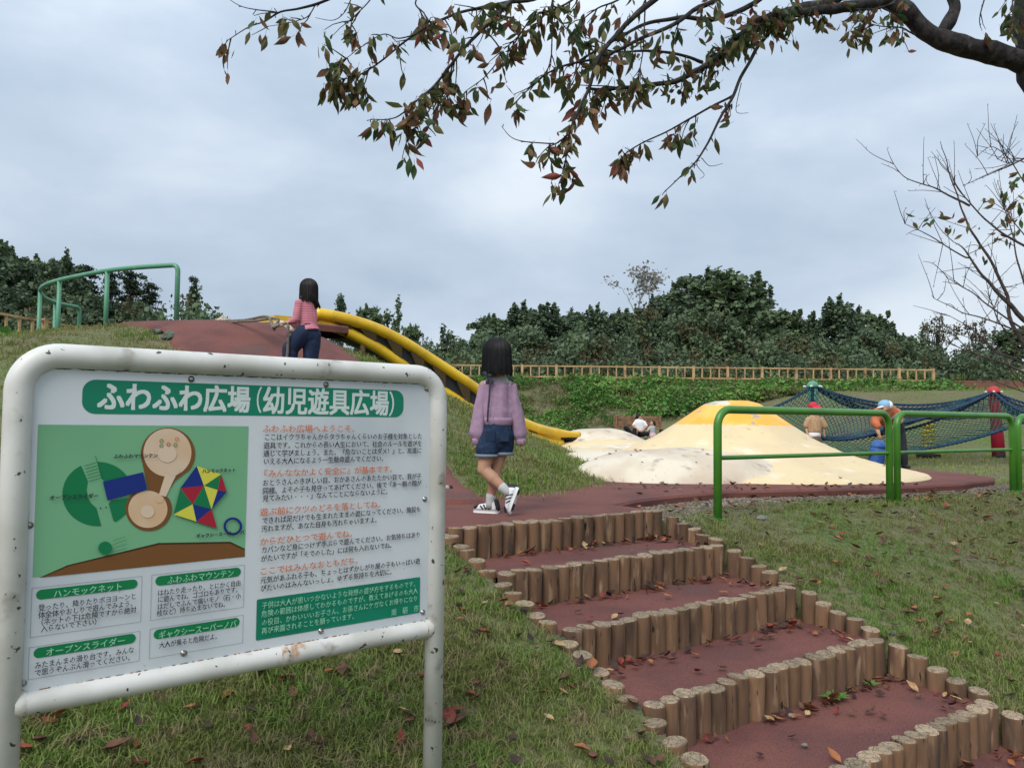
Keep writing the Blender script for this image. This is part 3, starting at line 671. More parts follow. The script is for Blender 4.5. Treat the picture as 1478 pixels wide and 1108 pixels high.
# side skirts and brackets between rim and lower tube
mb = MB(); v = []; m_ = len(low_n)
for i in range(m_): v += [near_r[i] + Vector((.02, .05, -.03)), low_n[i] + Vector((0, .03, 0))]
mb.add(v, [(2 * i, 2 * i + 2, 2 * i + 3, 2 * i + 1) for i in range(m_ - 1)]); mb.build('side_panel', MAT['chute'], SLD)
for i in range(4, m_ - 6, 5):
    a, b = near_r[i], low_n[min(i + 1, m_ - 1)]; mb = MB()
    c = (a + b) / 2; d = (near_r[i + 1] - near_r[i - 1]).normalized()
    v = [a + d * -.16 + Vector((0, 0, -.05)), a + d * .16 + Vector((0, 0, -.05)), b + d * .03, b - d * .03]
    off = Vector((.03, -.035, 0)); v2 = [p + off for p in v] + [p + Vector((0, .05, 0)) for p in v]
    mb.add(v2, [(0, 1, 2, 3), (7, 6, 5, 4), (0, 4, 5, 1), (1, 5, 6, 2), (2, 6, 7, 3), (3, 7, 4, 0)]); mb.build('bracket', MAT['bracket'], SLD, smooth=False)
# pan under the nose and its leg
mb = MB(); i0, i1 = nN - 22, nN - 5; v = []
for i in range(i0, i1):
    t = (i - i0) / (i1 - i0 - 1); dz = .13 + .04 * math.sin(t * 3)
    a, b = near_r[i], far_r[i]
    v += [a + Vector((.0, .0, -.05)), a + Vector((.03, .08, -dz - .06)), b + Vector((0, -.08, -dz - .06)), b + Vector((0, 0, -.05))]
mb.add(v, [(4 * i + k, 4 * i + 4 + k, 4 * i + 5 + k, 4 * i + 1 + k) for i in range(i1 - i0 - 1) for k in range(3)]); mb.build('pan', MAT['yellow'], SLD)
for q in (near_r[-11], far_r[-11]):
    mb = MB(); b = q.lerp((near_r[-11] + far_r[-11]) / 2, .25); mb.tube([b + Vector((0, 0, -.12)), (b.x, b.y, -.02)], .045, 8); mb.tube([(b.x, b.y, .03), (b.x, b.y, -.02)], .10, 10); mb.build('leg', MAT['bracket'], SLD)
for fi in (8, 20, 32):
    for rr_ in (low_n, low_f):
        q = rr_[fi]; zb = gz(q.x, q.y) - .1
        if q.z - zb > .25:
            mb = MB(); mb.tube([q, (q.x, q.y, zb)], .045, 8); mb.build('leg', MAT['bracket'], SLD)
mb = MB(); mb.box((near_r[0] + far_r[0]) / 2 + Vector((-.2, -.1, -.12)), (.7, 1.2, .10), rz=R(40)); mb.build('top_deck', MAT['yellow'], SLD, smooth=False)

# ------------------------------------------------------------------ mint guard rail on the mound
GR = empty('guard_rail', (-5.6, 10.5, 1.9), 'mint green curved tube railing round the top of the grass mound', 'railing')
tops = [at(257, 381, 10), at(200, 386, 10.15), at(155, 391, 10.4), at(118, 397, 10.8), at(86, 404, 11.2), at(66, 411, 11.6), at(58, 420, 12.1), at(63, 429, 12.8), at(80, 437, 13.4), at(98, 440, 13.8), at(115, 443, 14.1)]
zt = sum(p.z for p in tops) / len(tops)
for p in tops: p.z = .4 * p.z + .6 * zt
def corner(P, r=.07):
    """bend first and last points down"""
    a, b = P[0], P[-1]; return a, b
path = crom(tops, 5)
def down(p, q, r=.08, n=5):
    d = (q - p).normalized(); c = p + d * r + Vector((0, 0, -r)); o = []
    for k in range(n + 1):
        an = math.pi / 2 * k / n; o.append(c + (-d) * r * math.sin(an) * 1.0 + Vector((0, 0, r * math.cos(an))))
    return o
A = down(path[0], path[1]); B = down(path[-1], path[-2])
full = [Vector((A[-1].x, A[-1].y, gz(A[-1].x, A[-1].y) - .1))] + A[::-1] + path[2:-2] + B + [Vector((B[-1].x, B[-1].y, gz(B[-1].x, B[-1].y) - .1))]
mb = MB(); mb.tube(full, .032, 12); mb.build('handrail', MAT['mintrail'], GR)
for k in (2, 4, 6, 8):
    p = tops[k]; mb = MB(); mb.tube([p + Vector((0, 0, -.01)), (p.x, p.y, min(gz(p.x, p.y), 1.95) - .1)], .030, 10); mb.build('post', MAT['mintrail'], GR)

# ------------------------------------------------------------------ barriers at the foot of the lawn
def barrier(A, B, label, zb):
    A, B = Vector(A), Vector(B); t = empty('barrier', ((A + B) / 2)[:2] + (zb,) if False else (A.x, A.y, zb), label, 'barrier', 'green tube barriers beside the red paving')
    d = (B - A).normalized(); r = .13; top = zb + .80; P = [Vector((A.x, A.y, zb - .25))]
    for k in range(9):
        a = math.pi / 2 * k / 8; P.append(Vector((A.x, A.y, top - r)) + d * r * (1 - math.cos(a)) + Vector((0, 0, r * math.sin(a))))
    for k in range(9):
        a = math.pi / 2 * k / 8; P.append(Vector((B.x, B.y, top - r)) - d * r * (1 - math.sin(a)) + Vector((0, 0, r * math.cos(a))))
    P.append(Vector((B.x, B.y, zb - .25)))
    mb = MB(); mb.tube(P, .031, 16); mb.build('frame', MAT['railgreen'], t)
    mb = MB(); z = zb + .44; mb.tube([A + Vector((0, 0, z - A.z)), B + Vector((0, 0, z - B.z))], .017, 12, caps=False); mb.build('crossbar', MAT['railgreen'], t)
    for q in (A, B):
        mb = MB(); g = gz(q.x, q.y); mb.tube([(q.x, q.y, g + .012), (q.x, q.y, g - .02)], .062, 14); mb.build('base_plate', MAT['railgreen'], t, smooth=False)
    return t
zb = -.06
barrier((1.53, 5.72, zb), (3.44, 7.02, zb), 'green tube barrier nearest the steps, in front of the sand coloured dome', zb)
barrier((3.545, 7.09, zb), (5.43, 8.36, zb), 'green tube barrier in front of the red hammock post', zb)
barrier((5.55, 8.44, zb), (7.45, 9.74, zb), 'green tube barrier cut off by the picture edge', zb)

# ------------------------------------------------------------------ hammock net
def post(name, base, top, r0, r1, mt, capmt, label, cat, boot=True, capr=None):
    base, top = Vector(base), Vector(top); t = empty(name, base, label, cat, 'posts carrying the hammock net')
    mb = MB(); mb.tube([base + Vector((0, 0, -.1)), base.lerp(top, .3), base.lerp(top, .7), top], [r0, r0, r1, r1], 18); mb.build('shaft', mt, t)
    mb = MB(); cr = capr or r1 * 1.15; mb.tube([top + Vector((0, 0, -.03)), top, top + Vector((0, 0, cr * .35)), top + Vector((0, 0, cr * .68)), top + Vector((0, 0, cr * .85)), top + Vector((0, 0, cr * .9))], [cr, cr * 1.04, cr * .9, cr * .62, cr * .3, cr * .05], 18); mb.build('cap', capmt, t)
    if boot:
        mb = MB(); mb.tube([base + Vector((0, 0, -.1)), base.lerp(top, .085)], [r0 * 1.02, r0 * 1.02], 18); mb.build('boot', MAT['blackbase'], t)
    return t
T1 = at(1173, 557, 15.5); T2 = at(1434, 565, 17.0)
post('net_post', (T1.x, T1.y, -.1), T1, .10, .095, MAT['postgreen'], MAT['postgreen'], 'mint green net post with a domed cap behind the boy in the red cap', 'post', capr=.12)
rb_ = onz(1441, 657, -.1); rb_ = Vector((rb_.x * 17 / rb_.y * .985 + .12, 16.8, -.12))
post('net_post', at(1442, 660, 17.0) * 1.0, T2, .13, .105, MAT['postred'], MAT['capred'], 'leaning red net post with a black foot on the lawn', 'post', capr=.135)
HN = empty('hammock_net', (T1.x, T1.y, 1), 'dark blue hammock net slung low between coloured posts', 'net')
def net_patch(P00, P10, P11, P01, nu, nv, sag, mt, edge=True, name='net_panel', rw=.0085):
    """grid of ropes on a sagging patch; edges are thick ropes"""
    P00, P10, P11, P01 = map(Vector, (P00, P10, P11, P01))
    def S_(u, v):
        p = P00.lerp(P10, u).lerp(P01.lerp(P11, u), v)
        s = 4 * u * (1 - u) * sag[0] * (1 - v) + 4 * u * (1 - u) * sag[1] * v + 4 * v * (1 - v) * sag[2]
        return p + Vector((0, 0, -s))
    mb = MB()
    n = nu + nv
    for i in range(-nv, nu + 1):        # diagonal ropes, two families
        for fam in (0, 1):
            pts = []
            for j in range(0, nv + 1):
                a = (i + j) if fam == 0 else (i + nv - j)
                if 0 <= a <= nu: pts.append(S_(a / nu, j / nv) + Vector((0, 0, mnoise.noise(Vector((a * .7, j * .7, 0))) * .02)))
            if len(pts) > 1: mb.tube(pts, rw, 3, caps=False)
    mb.build(name, mt, HN)
    if edge:
        for f_ in (lambda t: S_(t, 0), lambda t: S_(t, 1), lambda t: S_(0, t), lambda t: S_(1, t)):
            mb = MB(); pts = [f_(k / 24) for k in range(25)]; mb.tube(pts, .022, 6)
            # lashing
            for k in range(0, 24):
                p, q = pts[k], pts[k + 1]
                for w in (0, .5): c = p.lerp(q, w); mb.tube([c, c + (q - p) * .22], .030, 6)
            mb.build('edge_rope', MAT['bandrope'], HN)
NL_ = at(1150, 628, 12.6); NR = at(1480, 604, 12.6); NM = at(1280, 642, 12.8)
F1 = at(1070, 600, 15.0); F2 = at(1060, 640, 12.8)
net_patch(T1, T2, at(1290, 612, 14.6), at(1170, 630, 13.6), 36, 11, (.34, .15, .1), MAT['net'])
net_patch(at(1170, 630, 13.6), T2, at(1500, 600, 13.2), at(1190, 654, 12.9), 38, 11, (.32, .22, .10), MAT['netgreen'])
net_patch(F1, T1, at(1170, 630, 13.6), F2, 18, 12, (.1, .1, .1), MAT['netgreen'])
T3 = at(1640, 575, 15.5)
net_patch(T2, T3, at(1640, 640, 13), at(1500, 600, 13.2), 30, 12, (.3, .2, .2), MAT['net'])
net_patch(T1, T2, at(1500, 590, 21), at(1260, 596, 20), 34, 12, (.42, .2, .1), MAT['net'])
# shackles on top
for T in (T1, T2):
    for a in range(0, 360, 60):
        mb = MB(); mb.ell(T + Vector((math.cos(R(a)) * .17, math.sin(R(a)) * .17, -.01)), (.03, .03, .022), nu=8, nv=6); mb.build('shackle', MAT['shoewhite'], HN)
b = at(1263, 672, 13.0); bt = at(1268, 644, 13.0)
post('net_post', (b.x, b.y, -.1), bt, .125, .12, MAT['postblue'], MAT['postblue'], 'stubby blue round-topped post beside the bending man', 'post', boot=False, capr=.123)
# spring toy
c = at(1340, 652, 16.5); c.z = -.06
SP = empty('spring_toy', c, 'yellow coil spring toy seen through the hammock net', 'spring toy')
mb = MB(); mb.tube([(c.x + .10 * math.cos(t), c.y + .10 * math.sin(t), .04 + t * .0125) for t in np.linspace(0, 38, 190)], .045, 6); mb.build('spring', MAT['springyellow'], SP)
mb = MB(); mb.ell((c.x, c.y, .60), (.13, .10, .08)); mb.build('seat', MAT['springyellow'], SP)
mb = MB(); mb.tube([(c.x, c.y, -.08), (c.x, c.y, .0)], .24, 16); mb.build('base', MAT['blackbase'], SP)

# ------------------------------------------------------------------ wooden fence on the bank
FN = empty('wooden_fence', (9, 38, 2.5), 'long low wooden rail fence along the top of the weedy bank', 'fence')
def fpost(x, y, z, rz, w, h, nm):
    mb = MB(); mb.box((0, 0, h / 2), (w, w, h)); return mb
postm = MB(); postm.box((0, 0, .36), (.115, .115, .98)); postm.box((0, 0, .862), (.13, .13, .03)); postm = postm.mesh('post', MAT['wood'], False)
balm = MB(); balm.box((0, 0, 0), (.06, .05, .44)); balm = balm.mesh('baluster', MAT['wood'], False)
railm = MB(); railm.box((0, 0, 0), (1, .075, .065)); railm = railm.mesh('rail', MAT['wood'], False)
def place(me, nm, loc, rz, parent, sc=(1, 1, 1), ry=0):
    o = bpy.data.objects.new(nm, me); o.location = loc; o.rotation_euler = (0, ry, rz); o.scale = sc; return link(o, parent)
def fence_run(A, B, sp=1.7):
    A, B = np.array(A, float), np.array(B, float); Ln = np.linalg.norm(B - A); n = max(1, round(Ln / sp)); rz = math.atan2(*(B - A)[::-1])
    for i in range(n + 1):
        p = A + (B - A) * i / n; z = gz(*p)
        place(postm, 'post', (p[0], p[1], z), rz, FN)
        if i < n:
            q = A + (B - A) * (i + 1) / n; z2 = gz(*q); c = (p + q) / 2; ry = -math.atan2(z2 - z, Ln / n)
            for zz in (.80, .27): place(railm, 'rail', (c[0], c[1], (z + z2) / 2 + zz), rz, FN, (Ln / n - .115, 1, 1), ry)
            for k in (1, 2, 3):
                c2 = p + (q - p) * k / 4; place(balm, 'baluster', (c2[0], c2[1], z + (z2 - z) * k / 4 + .535), rz, FN)
for a, b in zip(FENCE[:-1], FENCE[1:]): fence_run(a, b)

# ------------------------------------------------------------------ terrace steps at the right of the bank
TS = empty('terrace_steps', (25, 34, 1), 'broad reddish timber steps up the bank behind the red post', 'steps')
for k in range(9):
    t = (k + .5) / 9; y = 31.2 + 6.4 * t; z = gz(27.0, y) + .13
    mb = MB(); mb.box((27.0, y, z - .02), (11.4, .16, .26)); mb.build('riser_beam', MAT['step'], TS, smooth=False)
    mb = MB(); mb.box((27.0, y + .38, z - .05), (11.4, .60, .16)); mb.build('tread', MAT['rubber'], TS, smooth=False)

# ------------------------------------------------------------------ bench far behind
bx, by = 4.62, 27.9; BE = empty('park_bench', (bx, by, -.08), 'brown slatted wooden bench at the foot of the bank', 'bench')
for k in range(4): place((lambda m: (m.box((0, 0, 0), (1.75, .09, .035)), m.mesh('seat_slat', MAT['benchwood'], False))[1])(MB()), 'seat_slat', (bx - .02, by - .22 + k * .11, .36), 0, BE)
for k in range(4): place((lambda m: (m.box((0, 0, 0), (1.75, .03, .09)), m.mesh('back_slat', MAT['benchwood'], False))[1])(MB()), 'back_slat', (bx - .02, by + .22 + .015 * k, .46 + k * .105), 0, BE)
for s in (-.8, 0, .8):
    mb = MB(); mb.box((bx + s, by - .18, .14), (.06, .06, .44)); mb.box((bx + s, by + .2, .38), (.06, .06, .95)); mb.box((bx + s, by, .33), (.05, .42, .04)); mb.build('leg', MAT['benchwood'], BE, smooth=False)

# ------------------------------------------------------------------ trees behind
def crown_mesh(name, seed, H, Wd, mat, n_cl, per, leaf, kind='broad'):
    """leaf clumps spread through an uneven crown volume; limbs returned with it"""
    r = random.Random(seed); V = []; F = []; tips = []
    mains = [(r.random() * 6.28, r.uniform(.45, 1.0), r.uniform(.5, 1.0)) for _ in range(9)]
    for c in range(n_cl):
        if kind == 'pine':
            t = r.random() ** .8; z = H * (.22 + .78 * t); rad = Wd * .5 * (1 - t * .8) * (0.35 + .65 * r.random()); a = r.random() * 6.28
            if int(t * 9) % 2: rad *= .6
            x, y = rad * math.cos(a), rad * math.sin(a); cs = (.42, .42, .16)
        elif kind == 'spire':
            t = r.random(); z = H * (.08 + .92 * t); rad = Wd * .5 * (1 - t) ** .7 * r.random() ** .5; a = r.random() * 6.28; x, y = rad * math.cos(a), rad * math.sin(a); cs = (.28, .28, .38)
        else:
            if c == 0:
                lob = []
                for k in range(13):
                    a = r.random() * 6.28; t = (k + .5) / 13; rr = Wd * .5 * (1 - .85 * t ** 1.8) * r.uniform(.35, .8); lob.append((rr * math.cos(a), rr * math.sin(a), H * (.12 + .74 * t), Wd * r.uniform(.16, .25)))
                lob.append((0, 0, H * .86, Wd * .17))
            lx, ly, lz, lr = lob[r.randrange(len(lob))]
            d_ = Vector((r.gauss(0, 1), r.gauss(0, 1), r.gauss(.15, 1))).normalized() * lr * r.uniform(.55, 1.0)
            x, y, z = lx + d_.x, ly + d_.y, lz + d_.z * .85; cs = (.36, .36, .30)
            if r.random() < .30 and d_.z > 0: z += .55 * r.random(); cs = (.14, .14, .50)
        sz = r.uniform(.6, 1.25); tips.append((x, y, z))
        for _ in range(int(per * sz)):
            q = Vector((r.gauss(0, 1), r.gauss(0, 1), r.gauss(0, 1))); q = q / max(q.length, .3) * r.uniform(.2, 1.0)
            p = Vector((x + q.x * cs[0] * sz, y + q.y * cs[1] * sz, z + q.z * cs[2] * sz - (.10 * (q.x ** 2 + q.y ** 2) if kind == 'pine' else 0)))
            l = leaf * r.uniform(.6, 1.4); m_ = Euler((r.gauss(0, .8), r.gauss(0, .8), r.random() * 6.28)).to_matrix(); b = len(V)
            w = .22 if kind == 'pine' else .5
            for k in ((-l * .5, 0, 0), (0, -l * w, 0), (l * .55, 0, 0), (0, l * w, 0)): V.append(tuple(p + m_ @ Vector(k)))
            F.append((b, b + 1, b + 2, b + 3))
    me = bpy.data.meshes.new(name); me.from_pydata(V, [], F); me.materials.append(mat); me.update()
    mb = MB(); 
    mb.tube([(0, 0, -.3), (.03, .02, H * .3), (-.04, .05, H * .62), (0, 0, H * .9)], [.035 * H * .6, .028 * H * .55, .016 * H * .5, .02], 7)
    for i in range(0, len(tips), max(1, len(tips) // 26)):
        x, y, z = tips[i]; z0 = max(.15 * H, z * .55); mb.tube([(0, 0, z0), (x * .5, y * .5, z0 + (z - z0) * .6), (x, y, z)], [.055, .035, .014], 4)
    return me, mb.mesh('trunk', MAT['bark'])
def bare_mesh(seed, H, Wd, mat, depth=5, lean=0, leafy=0, lmat=None):
    r = random.Random(seed); mb = MB(); lf = MB()
    def grow(p, d, l, rad, k):
        pts = [p]; q = p.copy(); dd = d.copy()
        for _ in range(3):
            dd = (dd + Vector((r.gauss(0, .12), r.gauss(0, .12), r.gauss(.03, .08)))).normalized(); q = q + dd * l / 3; pts.append(q.copy())
        mb.tube(pts, [rad, rad * .85, rad * .72, rad * .6], 5 if k > 2 else 3, caps=False)
        if k <= 2 and leafy:
            for _ in range(leafy):
                c = pts[r.randrange(1, 4)] + Vector((r.gauss(0, .12), r.gauss(0, .12), r.gauss(0, .12))); m_ = Euler((r.random() * 3, r.random() * 3, r.random() * 6)).to_matrix(); s = .07 * r.uniform(.7, 1.4)
                lf.add([c + m_ @ Vector(v) for v in ((-s, 0, 0), (0, -s * .6, 0), (s, 0, 0), (0, s * .6, 0))], [(0, 1, 2, 3)])
        if k == 0: return
        for i in range(r.choice((2, 3, 3))):
            a = r.random() * 6.28; sp = r.uniform(.35, .75) * Wd; nd = (dd + Vector((math.cos(a) * sp, math.sin(a) * sp, r.uniform(-.05, .25)))).normalized()
            grow(pts[r.choice((2, 3, 3))], nd, l * r.uniform(.62, .86), rad * .58, k - 1)
    grow(Vector((0, 0, -.2)), Vector((lean, 0, 1)).normalized(), H * .27, H * .014 + .02, depth)
    return mb.mesh('branches', mat), (lf.mesh('crown', lmat) if lf.n else None)

KINDS = {
    'a': crown_mesh('crown', 1, 6, 5.6, MAT['fol_a'], 240, 64, .17), 'b': crown_mesh('crown', 2, 5.5, 5.4, MAT['fol_b'], 220, 64, .17), 'c': crown_mesh('crown', 3, 6.5, 4.8, MAT['fol_a'], 220, 64, .17),
    'd': crown_mesh('crown', 8, 5.0, 5.4, MAT['fol_auto'], 75, 36, .12), 'p': crown_mesh('crown', 4, 7, 4.2, MAT['fol_pine'], 90, 60, .17, 'pine'), 's': crown_mesh('crown', 5, 5, 2.1, MAT['fol_a'], 60, 46, .14, 'spire'),
    'g': crown_mesh('crown', 9, 2.2, 3.2, MAT['fol_b'], 40, 55, .12), 'y': crown_mesh('crown', 11, 1.5, 3.0, MAT['goldenrod'], 36, 40, .09)}
BARE = {'w': bare_mesh(3, 7.0, 1.15, MAT['palebark'], 6, 0, 5, MAT['fol_pale']), 'v': bare_mesh(6, 5.0, .8, MAT['paletwig'], 4)}
def tree(u, vt, Y, kind, label, wide=1.0, group='trees beyond the wooden fence', cat='tree', nm='tree', zb=2.5):
    p = at(u, vt, Y); base = {'a': 6, 'b': 5.5, 'c': 6.5, 'd': 5, 'p': 7, 's': 5, 'g': 2.2, 'y': 1.5, 'w': 6.6, 'v': 4.6}[kind]
    Hh = (p.z - zb) / .96; s = Hh / base
    o = empty(nm, (p.x, Y, zb), label, cat, group, rz=random.random() * 6.28); o.scale = (s * wide, s * wide, s)
    if kind in BARE:
        b, l = BARE[kind]; place(b, 'branches', (0, 0, 0), 0, None).parent = o
        if l: place(l, 'crown', (0, 0, 0), 0, None).parent = o
    else:
        c, t = KINDS[kind]; place(c, 'crown', (0, 0, 0), 0, None).parent = o; place(t, 'trunk', (0, 0, 0), 0, None).parent = o
    return o
TL = [
 # left group
 (-14, 352, 42, 'a', 'tallest dark tree at the left picture edge', 1.1), (22, 372, 44, 'c', 'dark rounded tree next to the tallest one at the left edge', 1.0), (58, 383, 46, 'b', 'bushy tree behind the mint rail, second clump from the left', 1.0), (92, 381, 43, 'a', 'flat-topped dark tree over the left bend of the mint rail', .9),
 (122, 392, 46, 'p', 'open pine behind the left half of the mint rail', 1.2), (160, 400, 42, 'p', 'leaning pine seen through the mint rail', 1.2), (190, 400, 44, 'p', 'wide pine at the middle of the mint rail', 1.3), (216, 416, 46, 'p', 'lower pine closing the left tree group', 1.1), (140, 430, 40, 'a', 'low dark bush filling under the pines', 1.2), (75, 425, 38, 'b', 'low bush behind the left fence', 1.2), (200, 440, 40, 'a', 'low bush under the wide pine', 1.1), (20, 420, 38, 'a', 'dense bush low at the left picture edge', 1.3),
 (240, 407, 48, 'v', 'thin bare tree left of the tall mint post', .8), (279, 407, 46, 'p', 'small lone pine right of the tall mint post', .5), (270, 447, 46, 'g', 'round bush at the foot of the lone pine', .9), (322, 430, 50, 'v', 'bare dead sapling above the red ramp crest', .35),
 (492, 436, 60, 's', 'tip of a small spire tree just above the slide rim', .8), (536, 447, 50, 'b', 'leafy tree top above the middle of the slide', .75), (566, 468, 52, 'g', 'small tree top touching the slide rim', .8), (598, 473, 50, 'b', 'dark tree top above the lower slide', .7), (640, 492, 48, 'g', 'round bush right of the slide rim', 1.2),
 # right wood
 (655, 490, 56, 'd', 'olive bush behind the left end of the far fence', 1.0), (702, 461, 50, 'b', 'dark rounded tree above the walking girl', .85), (752, 446, 52, 'c', 'tall tree right of the walking girl', 1.0), (790, 444, 50, 'c', 'twin-topped tree above the far fence', .9), (828, 455, 54, 'a', 'narrow tree left of the gap in the wood', .8), (858, 449, 50, 'c', 'spiky tree at the dip of the tree line', .8), (893, 455, 52, 'b', 'tree at the foot of the pale bare tree', .9),
 (938, 374, 58, 'w', 'pale half-bare tree rising above the wood', 1.35), (955, 440, 50, 'a', 'dark tree in front of the pale bare tree', .8), (1000, 405, 52, 'a', 'tall broad dark tree right of the pale bare one', .85), (1052, 397, 50, 'b', 'tallest leafy tree in the middle of the wood', .85), (1085, 415, 53, 'c', 'tall tree on the shoulder of the highest clump', .8), (1120, 452, 50, 'b', 'mid-height tree right of the highest clump', .9), (1165, 458, 54, 'c', 'tree between the two high clumps', .9),
 (1207, 438, 50, 'c', 'pointed tree of the second high clump', .9), (1245, 455, 52, 'b', 'tree on the right of the second high clump', .9), (1282, 478, 50, 'a', 'low tree ending the dense wood', .8), (1352, 455, 48, 'd', 'thin-crowned tree standing alone right of the wood', .75), (1408, 462, 56, 'd', 'sparse tree behind the bare cherry twigs', .9), (1460, 478, 54, 'b', 'tree at the right picture edge behind bare twigs', 1.0), (1318, 500, 52, 'g', 'bush in the gap right of the dense wood', 1.2),
]
for (u, v, Y, k, lb, w) in TL:
    if u > 700 and k in 'abc': w *= 1.5
    tree(u, v, Y, k, lb, w, nm={'p': 'pine_tree', 'g': 'bush', 'w': 'bare_tree', 'v': 'bare_tree'}.get(k, 'tree'), cat={'g': 'bush'}.get(k, 'tree'))
# understorey joined behind the fence: too dense to count
def hedge_points(): 
    P = []; 
    for x in np.arange(-5, 27, .42):
        for y in (41.5, 43.2, 45, 47): P.append((x + rng.normal(0, .25), y + rng.normal(0, .5), 2.5 + rng.uniform(.2, 1.4 if y < 42 else 2.5)))
    for x in np.arange(-3.4, 23.5, .34):
        hm = 1.9 + 1.3 * mnoise.noise(Vector((x * .35, 1.7, 0))) + 1.0 * mnoise.noise(Vector((x * 1.1, 5, 0)))
        if x > 7 and x < 15: hm += .9
        if x < 1: hm -= .7
        for k in range(7): P.append((x + rng.normal(0, .3), 47.5 + rng.normal(0, .7), 2.6 + max(.6, hm + .9) * (k + rng.uniform(0, 1)) / 6))
    for x in np.arange(-34, -12, .6):
        for y in (30, 34, 38): P.append((x + rng.normal(0, .3), y + rng.normal(0, .6), 2.5 + rng.uniform(.2, 2.6)))
    for x in np.arange(26, 52, .5):
        for y in (42, 45, 50): P.append((x + rng.normal(0, .3), y + rng.normal(0, .6), 2.5 + rng.uniform(.1, 1.5)))
    return P
def clump(seed, mat, n=120, s=.22, sp=(.55, .5, .5)):
    r = random.Random(seed); mb = MB()
    for _ in range(n):
        c = Vector((r.gauss(0, 1), r.gauss(0, 1), r.gauss(0, 1))); c = c / max(c.length, .2) * r.random() ** .5 * 1.25; c = Vector((c.x * sp[0], c.y * sp[1], c.z * sp[2])); l = s * r.uniform(.5, 1.4); q = Euler((r.gauss(0, .9), r.gauss(0, .9), r.random() * 6.28)).to_matrix()
        mb.add([c + q @ Vector(p) for p in ((-l / 2, 0, 0), (0, -l * .3, 0), (l / 2, 0, 0), (0, l * .3, 0))], [(0, 1, 2, 3)])
    return bpy.data.objects.new('leaf_clump', mb.mesh('leaf_clump', mat))
HP = hedge_points(); n = len(HP)
gn_scatter('undergrowth', HP, np.stack([rng.uniform(.7, 1.4, n)] * 3, -1), np.stack([rng.normal(0, .3, n), rng.normal(0, .3, n), rng.uniform(0, 6.28, n)], -1), [clump(1, MAT['fol_a']), clump(2, MAT['fol_b']), clump(3, MAT['fol_a']), clump(5, MAT['fol_auto'], 70)], 'dark undergrowth filling the wood behind the fence')
GP = [(x + rng.normal(0, .3), 39.3 + rng.normal(0, .5), 2.5 + rng.uniform(0, .35)) for x in np.arange(.5, 20, .22)] + [(x + rng.normal(0, .3), 41 + rng.normal(0, 1.5), 2.5 + rng.uniform(0, .8)) for x in np.arange(20.5, 42, .14)]
n = len(GP)
gn_scatter('wildflowers', GP, np.stack([rng.uniform(.4, .8, n)] * 3, -1), np.stack([rng.normal(0, .3, n), rng.normal(0, .3, n), rng.uniform(0, 6.28, n)], -1), [clump(7, MAT['goldenrod'], 40, .10), clump(8, MAT['weeds'], 60, .14), clump(9, MAT['drygrass'], 60, .16), clump(10, MAT['weeds'], 60, .14)], 'yellow goldenrod and tall weeds behind the wooden fence')

# ------------------------------------------------------------------ people
def strands(mb, c, r, hem, n, a0, a1, rad=.0035, seed=0, flare=1.0, wob=.006):
    """hair strands from the crown over the skull and down to the hem"""
    q = random.Random(seed); c = Vector(c)
    for _ in range(n):
        a = q.uniform(a0, a1); pts = []; h = hem + q.gauss(0, .007); w = q.gauss(0, .05)
        for k in range(12):
            t = k / 11
            if t < .55:
                ph = math.pi / 2 * (1 - t / .55) ; rr = math.cos(ph); z = c.z + r[2] * math.sin(ph)
                x = r[0] * rr; y = r[1] * rr
            else:
                s = (t - .55) / .45; z = c.z + (h - c.z) * s; x = r[0] * (1 + .06 * s * flare); y = r[1] * (1 + .04 * s * flare)
            aa = a + w * t; e = 1.012 + q.gauss(0, wob)
            pts.append((c.x + x * e * math.cos(aa), c.y + y * e * math.sin(aa), z))
        mb.tube(pts, [rad] * 9 + [rad * .8, rad * .6, rad * .25], 3, caps=False)

def hand(mb, w, d, up, s=1.0, curl=.5):
    """palm, four unequal curled fingers and a side thumb at wrist W, pointing along D, palm normal UP"""
    w = Vector(w); d = Vector(d).normalized(); up = Vector(up); up = (up - d * up.dot(d)).normalized(); sd = d.cross(up)
    mb.cap(w, w + d * .045 * s, .016 * s, .023 * s, .55, sd, 8)
    for i, l in enumerate((.038, .044, .041, .032)):
        b = w + d * .055 * s + sd * (-.021 + .014 * i) * s; k1 = b + (d * math.cos(curl) - up * math.sin(curl)) * l * .5 * s; k2 = k1 + (d * math.cos(curl * 2.4) - up * math.sin(curl * 2.4)) * l * .5 * s
        mb.cap(b - d * .01 * s, k1, .0078 * s, .0068 * s, 1, None, 6); mb.cap(k1, k2, .0068 * s, .0055 * s, 1, None, 6)
    b = w + d * .014 * s - sd * .018 * s; k1 = b + (d * .6 - sd * .8 - up * .3).normalized() * .026 * s
    mb.cap(b, k1, .0085 * s, .0075 * s, 1, None, 6); mb.cap(k1, k1 + (d * .9 - sd * .1 - up * .5).normalized() * .02 * s, .0075 * s, .0058 * s, 1, None, 6)

# girl walking on the platform ---------------------------------------------
G0 = onz(707, 741, 0)
G2 = empty('person', (G0.x, G0.y, 0), 'girl in a lavender sweatshirt and denim shorts walking on the red paving', 'girl')
def g(x, y, z): return Vector((G0.x + x, G0.y + y, z))
